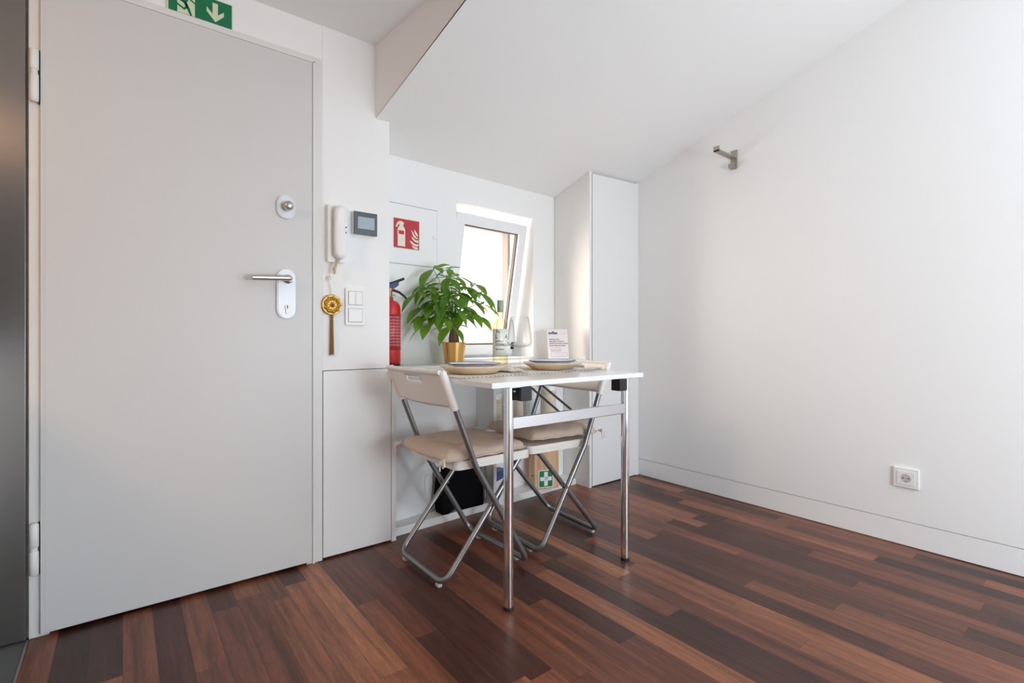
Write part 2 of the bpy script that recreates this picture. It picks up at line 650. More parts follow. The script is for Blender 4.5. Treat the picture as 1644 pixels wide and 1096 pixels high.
# back wall with an added balcony door opening, unseen, that lets in light
w = MB()
w.box(XL - 0.1, 0.9, YB - 0.1, YB, 0, 4.0)
w.box(2.6, XR + 0.1, YB - 0.1, YB, 0, 4.0)
w.box(0.9, 2.6, YB - 0.1, YB, 2.15, 4.0)
struct(w.build('wall_back', WALL, smooth=0))
bd = empty('added_balcony_door', (1.75, YB - 0.05, 0), kind='structure')
m_ = MB()
for x0, x1 in ((-0.85, -0.78), (-0.05, 0.05), (0.78, 0.85)):
    m_.box(x0, x1, -0.03, 0.03, 0, 2.15)
for z0, z1 in ((0, 0.09), (2.06, 2.15)):
    m_.box(-0.85, 0.85, -0.029, 0.029, z0, z1)
m_.build('window_frame', PVC, bd)
MB().box(-0.8, 0.8, -0.003, 0.003, 0.05, 2.1).build('window_glass', WINDOWGLASS, bd, smooth=0)

# flat ceiling over the door
m_ = MB()
y0, y1 = YB - 0.1, 2.3
m_.add([(XL - 0.1, y0, ZF), (edge_x(y0), y0, ZF), (edge_x(y1), y1, ZF), (XL - 0.1, y1, ZF),
        (XL - 0.1, y0, ZF + .08), (edge_x(y0), y0, ZF + .08), (edge_x(y1), y1, ZF + .08), (XL - 0.1, y1, ZF + .08)],
       [(0, 1, 2, 3), (7, 6, 5, 4), (0, 4, 5, 1), (1, 5, 6, 2), (2, 6, 7, 3), (3, 7, 4, 0)])
struct(m_.build('ceiling', CEIL, smooth=0), 'flat white ceiling above the door')

# sloping ceiling with an added roof window opening, unseen, for light from above
m_ = MB()
SKX0, SKX1, SKY0, SKY1 = 1.45, 2.25, -1.05, -0.05
xs = [None, SKX0, SKX1, XR + 0.05]
ys = [YB - 0.1, SKY0, SKY1, 2.62]
for dz in (0.0, 0.12):
    for j in range(3):
        for i in range(3):
            if i == 1 and j == 1:
                continue
            q = []
            for (ii, jj) in ((i, j), (i + 1, j), (i + 1, j + 1), (i, j + 1)):
                yv = ys[jj]
                xv = edge_x(yv) if xs[ii] is None else xs[ii]
                q.append((xv, yv, hs(xv, yv) + dz))
            m_.add(q, [(0, 1, 2, 3)])
hc = [(SKX0, SKY0), (SKX1, SKY0), (SKX1, SKY1), (SKX0, SKY1)]
for k in range(4):
    a, b = hc[k], hc[(k + 1) % 4]
    m_.add([(*a, hs(*a)), (*b, hs(*b)), (*b, hs(*b) + .12), (*a, hs(*a) + .12)], [(0, 1, 2, 3)])
struct(m_.build('ceiling', CEIL, smooth=0, fix=False), 'white sloping ceiling under the roof')
m_ = MB()
for k in range(4):
    a, b = hc[k], hc[(k + 1) % 4]
    m_.tube([(*a, hs(*a) + .05), (*b, hs(*b) + .05)], 0.03, 4)
struct(m_.build('added_roof_window', PVC, smooth=0))

# upright face between flat and sloping ceiling
m_ = MB()
yc = B0 - (ZF - 1.836) / 0.3163
m_.add([(edge_x(2.2), 2.2, hs(edge_x(2.2), 2.2)), (edge_x(2.2), 2.2, ZF + .02), (edge_x(yc), yc, ZF + .01)], [(0, 1, 2)])
m_.add([(edge_x(yc), yc, ZF - .01), (edge_x(y0), y0, ZF), (edge_x(y0), y0, hs(edge_x(y0), y0) + .02)], [(0, 1, 2)])
struct(m_.build('wall_upper', CEIL, smooth=0, fix=False), 'triangular upright face beside the sloping ceiling')

# window wall, turned a little
TH = math.atan(0.083)
WM = Matrix.Translation((1.04, 2.26, 0)) @ Matrix.Rotation(TH, 4, 'Z')
S0, S1, Z0w, Z1w = 0.374, 0.957, 0.776, 1.628
m_ = MB()
m_.box(-0.16, S0, 0, 0.30, 0.70, 2.0, M=WM)
m_.box(S1, 1.70, 0, 0.30, 0.70, 2.0, M=WM)
m_.box(S0, S1, 0, 0.30, Z1w, 2.0, M=WM)
m_.box(S0, S1, 0, 0.30, 0.60, Z0w, M=WM)
struct(m_.build('wall_window', WALL, smooth=0), 'white window wall of the recess')
m_ = MB()
LB = lambda x: 2.215 + 0.083 * (x - 1.49)
m_.add([(0.955, LB(0.955), 0), (2.184, LB(2.184), 0), (2.184, LB(2.184), .744), (0.955, LB(0.955), .744),
        (0.955, LB(0.955) + .3, 0), (2.184, LB(2.184) + .3, 0), (2.184, LB(2.184) + .3, .744), (0.955, LB(0.955) + .3, .744)],
       [(0, 1, 2, 3), (7, 6, 5, 4), (0, 4, 5, 1), (1, 5, 6, 2), (2, 6, 7, 3), (3, 7, 4, 0)])
struct(m_.build('wall_niche', WALL, smooth=0), 'white wall behind the open shelves')

# window 1: fixed frame set back in the reveal, sash tilted into the room
win = empty('window_1', (1.04, 2.26, 0), TH, 'white window tilted open into the room', None, None, 'structure')
m_ = MB()
D0, D1 = 0.195, 0.265
m_.box(S0, S0 + .05, D0, D1, Z0w, Z1w, .003)
m_.box(S1 - .010, S1, D0, D1, Z0w, Z1w, .002)
m_.box(S0, S1, D0 + .001, D1 - .001, Z1w - .05, Z1w, .003)
m_.box(S0, S1, D0 + .001, D1 - .001, Z0w, Z0w + .035, .003)
m_.build('window_frame', PVC, win)
m_ = MB()
m_.box(S1 + .12, S1 + .16, .302, .62, Z0w - .1, Z1w + .1)
m_.box(S0 - .16, S0 - .12, .302, .62, Z0w - .1, Z1w + .1)
m_.build('outer_reveal', TANR, win, smooth=0)
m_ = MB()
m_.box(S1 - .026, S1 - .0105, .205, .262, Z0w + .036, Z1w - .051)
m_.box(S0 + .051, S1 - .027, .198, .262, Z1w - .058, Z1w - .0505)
m_.build('frame_shade_strip', mat('tan_grey_frame_shade', (0.20, 0.17, 0.15), 0.6), win, smooth=0)  # tan colour paints the shade on the inner edge of the white frame
sash = empty('sash', (0, 0.19, Z0w + .02))
sash.parent = win
tilt = math.radians(10.2)
sash.rotation_euler = (tilt, 0, 0)
SH = 0.80
sx0, sx1 = S0 + .022, S1 - .03
m_ = MB()
fw = 0.058
m_.box(sx0, sx0 + fw, -.03, .03, 0, SH, .004)
m_.box(sx1 - fw, sx1, -.03, .03, 0, SH, .004)
m_.box(sx0 + fw - .001, sx1 - fw + .001, -.029, .029, SH - fw, SH, .002)
m_.box(sx0 + fw - .001, sx1 - fw + .001, -.029, .029, 0, fw, .002)
m_.build('sash_frame', PVC, sash)
m_ = MB()
g = .006
m_.box(sx0 + fw, sx0 + fw + g, -.012, .012, fw, SH - fw)
m_.box(sx1 - fw - g, sx1 - fw, -.012, .012, fw, SH - fw)
m_.box(sx0 + fw, sx1 - fw, -.012, .012, SH - fw - g, SH - fw)
m_.box(sx0 + fw, sx1 - fw, -.012, .012, fw, fw + g)
m_.build('gasket', mat('dark_grey_gasket', (0.10, 0.085, 0.075), 0.6), sash, smooth=0)
MB().box(sx0 + fw, sx1 - fw, -.004, .004, fw, SH - fw).build('glass_pane', WINDOWGLASS, sash, smooth=0)
m_ = MB()
m_.tube([(sx0 + .02, .035, SH - .04), (sx0 + .02, .05, SH - .1)], .004, 6)
m_.box(sx1 - .02, sx1 + .006, -.035, -.01, .03, .075, .003)
m_.build('hinge', BLACK, sash)

# ------------------------------------------------------------------ entrance door
d1 = empty('door_1', (-0.194, 2.035, 0), kind='structure', label='white flush entrance door')
DW = 0.783
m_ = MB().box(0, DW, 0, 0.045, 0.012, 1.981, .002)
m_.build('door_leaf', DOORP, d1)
m_ = MB()
for (x0, x1, z0, z1) in ((0.012, DW - .012, .018, .0195), ):
    m_.box(x0, x1, -.0006, 0.001, z0, z1)
m_.box(0.010, 0.0115, -.0006, 0.001, .01, 1.975)
m_.build('door_edging', mat('edging_shadow_line', (0.62, 0.63, 0.64), 0.6), d1, smooth=0)
fr = MB()   # frame round the leaf
fr.box(-0.027, 0.02, 0.012, 0.20, 0.0, 2.012, .004)
fr.box(DW - .018, DW + .044, 0.010, 0.20, 0.0, 2.012, .003)
fr.box(-0.0265, DW + .0435, 0.0105, 0.199, 1.965, 2.0115, .003)
fr.box(DW + .004, DW + .012, 0.004, 0.20, 0.0, 1.99, .001)
fr.box(0, DW + .012, 0.004, 0.20, 1.984, 1.992, .001)
fr.build('door_frame', FRAMEP, d1)
# hinges: two barrels each
for zt, zm, zb in ((1.751, 1.683, 1.594), (0.347, 0.270, 0.193)):
    h = MB()
    for z0, z1 in ((zm + .004, zt), (zb, zm - .004)):
        h.lathe([(.006, z0), (.0105, z0 + .004), (.0105, z1 - .004), (.006, z1)], 16, Matrix.Translation((-.0125, -.004, 0)))
    h.lathe([(.0085, zm - .005), (.0085, zm + .005)], 16, Matrix.Translation((-.0125, -.004, 0)))
    ho = h.build('door_hinge', PLAST, d1)
    MB().box(-.003, 0.0, 0.0, .012, zb, zt).build('hinge_leaf', DARK, ho, smooth=0)


def oval(x0, x1, z0, z1, n=10):
    r = (x1 - x0) / 2
    cx = (x0 + x1) / 2
    return circ(cx, z1 - r, r, n, 0, PI) + circ(cx, z0 + r, r, n, PI, 2 * PI)


DM = Matrix.Rotation(PI / 2, 4, 'X')   # local x right, y up, z towards the room
# escutcheon with lever
x0, x1 = 0.458 + .194, 0.525 + .194
m_ = MB()
m_.prism(oval(x0, x1, 0.969, 1.157, 14), 0, .009, DM)
m_.prism(oval(x0 + .004, x1 - .004, 0.973, 1.153, 14), .009, .012, DM)
m_.build('lock_plate', mat('pale_satin_aluminium', (0.66, 0.67, 0.69), 0.42, metal=0.25), d1)
m_ = MB()
cx = (x0 + x1) / 2 + .004
m_.lathe([(.0165, .012), (.0165, .022), (.011, .026), (.011, .05)], 20, Matrix.Translation((cx, 0, 1.118)) @ DM)
m_.tube(fillet([(cx, -.035, 1.118), (cx, -.058, 1.118), (cx - .13, -.058, 1.112)], .018, 8), .0103, 14)
m_.build('lever_handle', SATIN, d1)
m_ = MB()
m_.prism(circ(cx - .002, 1.012, .0085, 16), .012, .0165, DM)
m_.prism(rrect(cx - .007, cx + .003, 0.985, 1.010, .004), .012, .016, DM)
k = m_.build('keyhole_cylinder', NICKEL, d1)
MB().box(cx - .0035, cx - .0005, -.0172, -.016, 1.006, 1.018).build('keyhole', DARK, k, smooth=0)
m_ = MB()
m_.prism(oval(x0, x1, 1.349, 1.437, 14), 0, .008, DM)
m_.prism(oval(x0 + .004, x1 - .004, 1.353, 1.433, 14), .008, .010, DM)
m_.build('deadbolt_plate', MATS['pale_satin_aluminium'], d1)
m_ = MB().lathe([(.013, .01), (.012, .018), (.017, .024), (.0185, .032), (.016, .042), (.009, .047), (.001, .048)], 24,
                Matrix.Translation((cx - .002, 0, 1.394)) @ DM)
m_.build('deadbolt_knob', SATIN, d1)

# ------------------------------------------------------------------ steel panel and added kitchen side, unseen, left of the picture
sp = MB().box(-0.80, -0.226, 2.044, 2.060, 0.004, 2.146, .001).build('steel_panel', STEEL)
tag(sp, 'tall brushed stainless steel panel left of the door', 'panel')
kc = empty('added_counter', (-0.85, 0.35, 0), label='added white counter along the left wall, unseen, cutting the warm light on the door', cat='kitchen counter')  # added out of view; its edge cuts the warm light on the door
MB().box(-.44, .40, -1.1, 1.65, .10, .86, .003).build('body', CABP, kc)
MB().box(-.44, .44, -1.12, 1.67, .86, .90, .003).build('worktop', mat('dark_stone_worktop', (0.05, 0.05, 0.05), 0.5), kc)
MB().box(-.43, .34, -1.08, 1.63, 0.0, .10).build('plinth', CABP, kc)
wd = MB().box(XL + .003, -0.15, YB + .003, -1.28, 0.002, 2.147, .003).build('reflection_blocker', mat('dark_grey_blocker', (0.28, 0.27, 0.26), 0.6))  # added dark box, unseen, darkens what the steel panel reflects
tag(wd, 'added tall dark grey box, unseen behind the camera, darkening the steel panel reflection', 'reflection_blocker')
wc = MB().box(-1.298, -1.0, -0.7, 1.45, 1.86, 2.145, .003).build('added_wall_cabinet', CABP)  # added out of view for light and reflections
tag(wc, 'added white wall cabinet over the added counter, unseen, for reflections', 'cabinet')

# ------------------------------------------------------------------ built-in joinery
bc = empty('base_cabinet', (0.633, B0, 0), label='low white cabinet with one plain door right of the entrance door', cat='cabinet')
MB().box(0.002, .294, .02, .19, 0.03, .760).build('body', CABP, bc, smooth=0)
MB().box(0.003, .2945, -.001, .018, 0.008, .760, .001).build('door', CABP, bc)
MB().box(.297, .319, -.001, .19, 0.0, .744, .001).build('side_panel', CABP, bc)
MB().box(0.002, .294, .02, .03, 0.0, .03).build('plinth', DARK, bc, smooth=0)

CT = 0.763
ct = MB()
q = [(0.922, B0 + .002), (2.183, B0 + .002), (2.183, 2.26 + .083 * (2.183 - 1.04) - .001), (0.922, 2.26 + .083 * (0.922 - 1.04) - .001)]
ct.prism(q, CT - .018, CT)
o = ct.build('window_counter', CABP, smooth=0)
tag(o, 'white counter board below the window, behind the table', 'counter')

su = empty('shelf_unit', (0.954, 2.09, 0), label='white open shelf unit under the window counter', cat='shelf')


def skew_board(xa, xb, ya, z0, z1, name, gap=.002):
    m = MB()
    fy = lambda x: ya + 0.054 * (x - 0.97)
    q = [(xa, fy(xa)), (xb, fy(xb)), (xb, LB(xb) - gap), (xa, LB(xa) - gap)]
    m.prism([(x - .954, y - 2.09) for x, y in q], z0, z1)
    return m.build(name, CABP, su, smooth=0)


skew_board(0.954, 2.182, 2.09, 0.0, .036, 'base_board')
skew_board(0.954, 2.182, 2.085, .405, .423, 'shelf')
m_ = MB()
for z0, z1 in ((.036, .405), (.423, CT - .018)):
    m_.prism([(1.491 - .954, B0 + .01 - 2.09), (1.509 - .954, B0 + .01 - 2.09), (1.509 - .954, LB(1.5) - .003 - 2.09), (1.491 - .954, LB(1.5) - .003 - 2.09)], z0, z1)
m_.build('divider', CABP, su, smooth=0)

tc_ = empty('tall_cabinet', (2.186, B0, 0), label='narrow tall white cabinet reaching the sloping ceiling', cat='cabinet')


def sloped_box(x0, x1, y0, y1, z0, drop, name, m=CABP, par=tc_, org=(2.186, B0)):
    b = MB()
    v = []
    for x, y in ((x0, y0), (x1, y0), (x1, y1), (x0, y1)):
        v.append((x - org[0], y - org[1], z0))
    for x, y in ((x0, y0), (x1, y0), (x1, y1), (x0, y1)):
        v.append((x - org[0], y - org[1], hs(x, y) - drop))
    b.add(v, [(0, 3, 2, 1), (4, 5, 6, 7), (0, 1, 5, 4), (1, 2, 6, 5), (2, 3, 7, 6), (3, 0, 4, 7)])
    return b.build(name, m, par, smooth=0)


sloped_box(2.186, 2.206, B0, 2.352, 0, .001, 'side_panel')
sloped_box(2.2075, 2.615, B0 + .02, 2.352, .02, .002, 'body')
sloped_box(2.2125, 2.628, B0, B0 + .019, .006, .013, 'door')
sloped_box(2.630, 2.651, B0 + .004, 2.2, 0, .002, 'filler_strip')

# ------------------------------------------------------------------ fuse box in the window wall with fire sign
WF = WM @ Matrix.Rotation(PI / 2, 4, 'X')       # x along the wall, y up, z into the room
fb = empty('fuse_box', (1.04, 2.26, 0), TH, 'white flush fuse box door carrying the red fire sign', 'fuse box')
m_ = MB()
m_.box(-.115, .246, -.003, -.0005, 1.258, 1.549, .001)
m_.build('cover', WALL, fb)
m_ = MB()
m_.box(-.118, .2485, -.0012, -.0002, 1.549, 1.552)
m_.box(-.118, .2485, -.0012, -.0002, 1.2555, 1.258)
m_.box(.246, .2475, -.0012, -.0002, 1.2555, 1.552)
m_.build('cover_gap', mat('grey_gap', (0.32, 0.32, 0.32), 0.8), fb, smooth=0)
m_ = MB().lathe([(.010, .003), (.010, .008), (.006, .010)], 16, Matrix.Translation((.231, 0, 1.408)) @ DM)
m_.build('lock_knob', PLAST, fb)
fs_ = empty('fire_extinguisher_sign', (1.04, 2.26, 0), TH, 'red square sign showing an extinguisher and flames', 'sign')
sx, sz, sw = -.006, 1.334, .143
U = lambda u, v: (sx + u * sw, sz + v * sw)
MB().box(sx - .003, sx + sw + .003, -.0045, -.0034, sz - .003, sz + sw + .003).build('border', PALEW, fs_, smooth=0)
MB().box(sx, sx + sw, -.0052, -.0045, sz, sz + sw).build('panel', SIGNRED, fs_, smooth=0)
m_ = MB()
zz = (.0052, .0058)
body = [U(.15, .06), U(.44, .06), U(.44, .62), U(.42, .69), U(.37, .74), U(.36, .80), U(.40, .84), U(.38, .88), U(.30, .92),
        U(.21, .91), U(.13, .85), U(.08, .75), U(.09, .69), U(.13, .70), U(.16, .78), U(.21, .82), U(.22, .75), U(.17, .69), U(.15, .62)]
m_.prism(body, *zz, DM)
fl = [[(.66, .66), (.71, .60), (.74, .50), (.80, .42), (.90, .38), (.97, .385), (.88, .45), (.80, .52), (.76, .60)],
      [(.80, .71), (.81, .60), (.86, .52), (.95, .46), (.94, .55), (.88, .62)],
      [(.69, .45), (.72, .36), (.80, .29), (.90, .25), (.98, .26), (.97, .34), (.88, .33), (.79, .37)],
      [(.61, .29), (.68, .20), (.76, .14), (.88, .11), (.98, .15), (.97, .21), (.86, .19), (.76, .23), (.70, .28)],
      [(.69, .13), (.75, .05), (.86, .01), (.96, .03), (.94, .09), (.82, .09)]]
for t in fl:
    m_.prism([U(*p) for p in t], *zz, DM)
pic = m_.build('pictogram', PALEW, fs_, smooth=0)
m_ = MB()
m_.prism([U(.185, .47), U(.395, .47), U(.395, .60), U(.185, .60)], .0058, .0062, DM)
m_.build('pictogram_band', SIGNRED, fs_, smooth=0)

# ------------------------------------------------------------------ exit sign above the door
ex = empty('exit_sign', (0.120, B0, 2.007), label='green exit sign with running figure and down arrow above the door', cat='sign')
MB().box(-.004, .195, -.004, .0018, -.0, .092, .0005).build('border', PALE, ex, smooth=0)
MB().box(.002, .191, -.0046, -.004, .003, .0885).build('panel', SIGNGRN, ex, smooth=0)
m_ = MB()
z2 = (.0046, .0051)
m_.prism([(.027, .0035), (.078, .0035), (.078, .080), (.027, .080)], *z2, DM)
ax, ay = .113, .012
arrow = [(.140, .010), (.166, .038), (.166, .054), (.1475, .036), (.1475, .076), (.131, .076), (.131, .036), (.113, .056), (.113, .040)]
m_.prism(arrow, *z2, DM)
m_.prism([(.020, .040), (.028, .046), (.027, .040)], *z2, DM)
m_.build('pictogram', PALE, ex, smooth=0)
m_ = MB()
z3 = (.0051, .0056)
m_.prism(circ(.058, .073, .0065, 14), *z3, DM)
for pts in ([(.042, .046), (.052, .040), (.062, .060), (.055, .067), (.046, .062)],
            [(.044, .050), (.030, .052), (.016, .040), (.019, .036), (.031, .045), (.046, .040)],
            [(.042, .046), (.050, .030), (.046, .024), (.026, .034), (.023, .029), (.047, .016), (.058, .028), (.054, .044)],
            [(.048, .044), (.056, .040), (.063, .026), (.070, .004), (.064, .003), (.055, .022)],
            [(.054, .064), (.066, .054), (.079, .046), (.079, .051), (.066, .061), (.057, .068)]):
    m_.prism(pts, *z3, DM)
m_.build('running_figure', SIGNGRN, ex, smooth=0)
text('A', .004, .0002, Matrix.Translation((.183, -.0047, .0045)) @ DM).build('small_print', PALE, ex, smooth=0)

# ------------------------------------------------------------------ devices on the wall strip
ic = empty('intercom_phone', (0.683, B0, 1.20), label='white wall intercom handset right of the door frame', cat='intercom')
m_ = MB()
prof = [(-.036, 0.0), (.034, 0.0), (.036, .01), (.036, .222), (.032, .23), (-.034, .23), (-.036, .222)]
m_.prism(prof, .0, .026, DM)
m_.build('base', PLAST, ic)
m_ = MB()


def hand(u, v):
    a = u * 2 * PI
    z = .012 + v * .212
    e = abs(v - .5) * 2
    sx_ = .0265 * (1 - .25 * e ** 6)
    bow = .010 * (1 - (2 * v - 1) ** 2)
    th = .013 + .012 * e ** 3
    if v in (0, 1):
        sx_ *= .6
        th *= .6
    c, s = math.cos(a), math.sin(a)
    cc = math.copysign(abs(c) ** .6, c)
    ss = math.copysign(abs(s) ** .6, s)
    return (.007 + sx_ * cc, -.044 - bow * .4 + ss * th - (.013 - th) * -.4, z)


m_.grid(hand, 24, 20)
m_.add([hand(k / 24, 0) for k in range(24)], [tuple(range(24))])
m_.add([hand(k / 24, 1) for k in range(24)], [tuple(range(24))])
hs_o = m_.build('handset', PLAST, ic, smooth=60)
for z in (.138, .117):
    MB().lathe([(.0028, 0), (.0028, .002)], 12, Matrix.Translation((.024, -.0625, z)) @ DM).build('button', SLATE, ic)
cm = MB()
pts = []
for i in range(60):
    t = i / 59
    pts.append((.006 - .020 * t - .006 * math.sin(t * PI) + .006 * math.cos(i * 1.3), -.034 + .006 * math.sin(i * 1.3), .012 - .060 * t))
cm.tube(pts, .0021, 6)
cm.build('coiled_cord', CORD, ic)

th_ = empty('thermostat', (0.803, B0, 1.372), label='square dark thermostat with grey-blue screen beside the intercom', cat='thermostat')
MB().box(-.05, .05, -.022, -.0005, -.047, .047, .004).build('base', PLAST, th_)
MB().box(-.051, .051, -.027, -.0215, -.048, .048, .003).build('bezel', SLATE, th_)
MB().box(-.034, .038, -.0276, -.0268, -.023, .027).build('screen', SCREEN, th_, smooth=0)
m_ = MB()
text('21.5', .016, .0001, Matrix.Translation((-.02, -.0278, -.004)) @ DM, m_)
m_.build('digits', mat('grey_digits', (0.29, 0.36, 0.42), 0.4), th_, smooth=0)

ls = empty('light_switch', (0.7655, B0, 1.024), label='white double light switch plate beside the gold tassel', cat='switch')
MB().box(-.042, .042, -.009, -.0005, -.078, .078, .003).build('frame', PLAST, ls)
MB().box(-.029, -.0005, -.0125, -.009, .008, .063, .0015).build('rocker', PLAST, ls)
MB().box(.0005, .029, -.0125, -.009, .008, .063, .0015).build('rocker', PLAST, ls)
MB().box(-.029, .029, -.0125, -.009, -.063, -.008, .0015).build('rocker', PLAST, ls)
m_ = MB()
m_.box(-.031, .031, -.0095, -.0088, .006, .065)
m_.box(-.031, .031, -.0095, -.0088, -.065, -.006)
m_.build('rocker_gap', mat('soft_grey_gap', (0.45, 0.45, 0.45), 0.8), ls, smooth=0)

# gold flower pendant with tassel hanging from the handset cord
tp = empty('gold_tassel_ornament', (0.668, 2.040, 1.028), label='gold flower medallion with long tassel hanging under the intercom', cat='ornament')
m_ = MB()


def medal(u, v):
    a = u * 2 * PI
    r = v * (.040 + .0032 * math.cos(a * 9))
    h = .0055 + .004 * math.cos(v * 9.5) * (0.6 + .4 * math.cos(a * 9)) * (1 if v > .2 else .6) - .003 * v ** 8
    if v < .3:
        h += .004 * (1 - v / .3)
    return (r * math.cos(a), -h, r * math.sin(a))


m_.grid(medal, 90, 20)
m_.lathe([(.001, -.006), (.038, -.006), (.041, -.0), (.039, .004)], 36, DM)
m_.build('medallion', GOLDT, tp, smooth=50)
m_ = MB()
for k in range(9):
    a = 2 * PI * k / 9 + .35
    m_.lathe([(.0001, -.004), (.004, -.002), (.005, .001), (.0001, .0045)], 8, Matrix.Translation((.027 * math.cos(a), -.006, .027 * math.sin(a))) @ DM)
m_.build('petal_studs', GOLDT, tp)
m_ = MB().lathe([(.003, -.056), (.0065, -.052), (.006, -.045), (.003, -.041)], 12)
m_.lathe([(.0045, -.0565), (.0055, -.07), (.0058, -.13), (.0072, -.197), (.0062, -.200)], 14)
random.seed(4)
for k in range(16):
    a = 2 * PI * k / 16
    m_.tube([(.0045 * math.cos(a), .0045 * math.sin(a), -.058), (.0058 * math.cos(a), .0058 * math.sin(a), -.13),
             (.0072 * math.cos(a + .1), .0072 * math.sin(a + .1), -.200 - random.random() * .006)], .0011, 5)
m_.build('tassel', GOLDTH, tp)
m_ = MB().tube([(-.003, -.001, .04), (-.006, -.002, .07), (-.016, -.004, .105), (-.012, -.008, .121)], .0013, 6)
m_.tube([(-.02, -.005, .108), (-.012, -.006, .118), (-.006, -.006, .104), (-.014, -.006, .098)], .0022, 6, closed=True)
m_.build('hanging_cord', CORD, tp)

# ------------------------------------------------------------------ right wall: hook and socket
hk = empty('wall_hook', (XR, 1.408, 1.872), label='brushed metal hook bracket high on the right wall', cat='hook')
m_ = MB()
m_.box(-.006, -.0004, -.018, .018, -.052, .050, .001)
m_.build('back_plate', NICKEL, hk)
m_ = MB()
m_.box(-.185, -.005, -.0165, .0165, .004, .012, .001)
m_.box(-.185, -.179, -.0165, .0165, .004, .032, .001)
m_.build('arm', NICKEL, hk)
m_ = MB()
m_.box(-.030, -.005, -.0165, .0165, -.050, -.044, .001)
m_.box(-.034, -.029, -.0165, .0165, -.050, -.026, .001)
m_.build('lower_hook', NICKEL, hk)

so = empty('wall_socket', (XR, 0.6425, 0.294), label='white power socket low on the right wall', cat='socket')
SM = Matrix.Rotation(-PI / 2, 4, 'Z') @ Matrix.Rotation(PI / 2, 4, 'X')   # x along -Y, z out towards -X
m_ = MB()
m_.box(-.0445, .0445, -.042, .042, .0005, .011, .003, M=SM)
m_.build('frame', PLAST, so)
m_ = MB()
m_.box(-.031, .031, -.029, .029, .011, .0135, .001, M=SM)
so_c = m_.build('cover', PLAST, so)
m_ = MB()
m_.lathe([(.0215, .0135), (.0215, .0145), (.0195, .0145), (.0185, .0142)], 28, SM, cap0=False, cap1=False)
m_.build('recess_rim', PLAST, so)
m_ = MB()
m_.prism(circ(0, 0, .0188, 28), .0136, .0139, SM)
rc = m_.build('recess', mat('grey_white_recess', (0.52, 0.51, 0.49), 0.5), so)
m_ = MB()
for px_, py_, r_ in ((-.0095, 0, .0028), (.0095, 0, .0028), (0, -.015, .002), (0, 0, .0014)):
    m_.prism(circ(px_, py_, r_, 12), .0139, .0143, SM)
m_.build('contact_hole', DARK, so)

# ------------------------------------------------------------------ folding table
tb = empty('folding_table', (1.2925, 1.27, 0), label='small white table on two chrome legs with a chrome crossbar', cat='table')
TT = 0.753
MB().box(.913 - 1.2925, 1.672 - 1.2925, 0.0, .775, TT - .018, TT, .0015).build('tabletop', TOPP, tb)
for lx in (-.2885, .3055):
    l = MB().lathe([(.0165, .010), (.0165, TT - .022)], 28, Matrix.Translation((lx, .034, 0))).build('leg', CHROME, tb)
    m_ = MB().lathe([(.0155, 0), (.0175, .001), (.0175, .006), (.0165, .012)], 24, Matrix.Translation((lx, .034, 0)))
    m_.build('foot_cap', BLACK, l)
MB().box(-.285, .302, .024, .040, .5915, .632, .003).build('crossbar', mat('matt_chrome_bar', (0.74, 0.74, 0.77), 0.16, metal=1.0), tb)
for lx, s in ((-.2885, 1), (.3055, -1)):
    bx = lx + s * .050
    MB().box(bx - .0225, bx + .0225, .0, .044, TT - .066, TT - .0195, .0015).build('hinge_block', BLACK, tb)
    m_ = MB().box(min(lx - s * .012, bx), max(lx - s * .012, bx), .005, .055, TT - .0205, TT - .0182)
    m_.tube([(lx, .034, TT - .035), (bx - s * .02, .030, TT - .035)], .0045, 10)
    m_.build('mounting_plate', SATIN, tb)
for sx_ in (-.0325, .0325):
    MB().tube(fillet([(sx_, .036, .612), (sx_, .225, .702), (sx_, .30, .728)], .03), .0045, 8).build('strut', mat('dark_steel_rod', (0.30, 0.28, 0.27), 0.35, metal=1.0), tb)
MB().box(-.06, .06, .28, .33, TT - .021, TT - .0182).build('strut_plate', SATIN, tb)

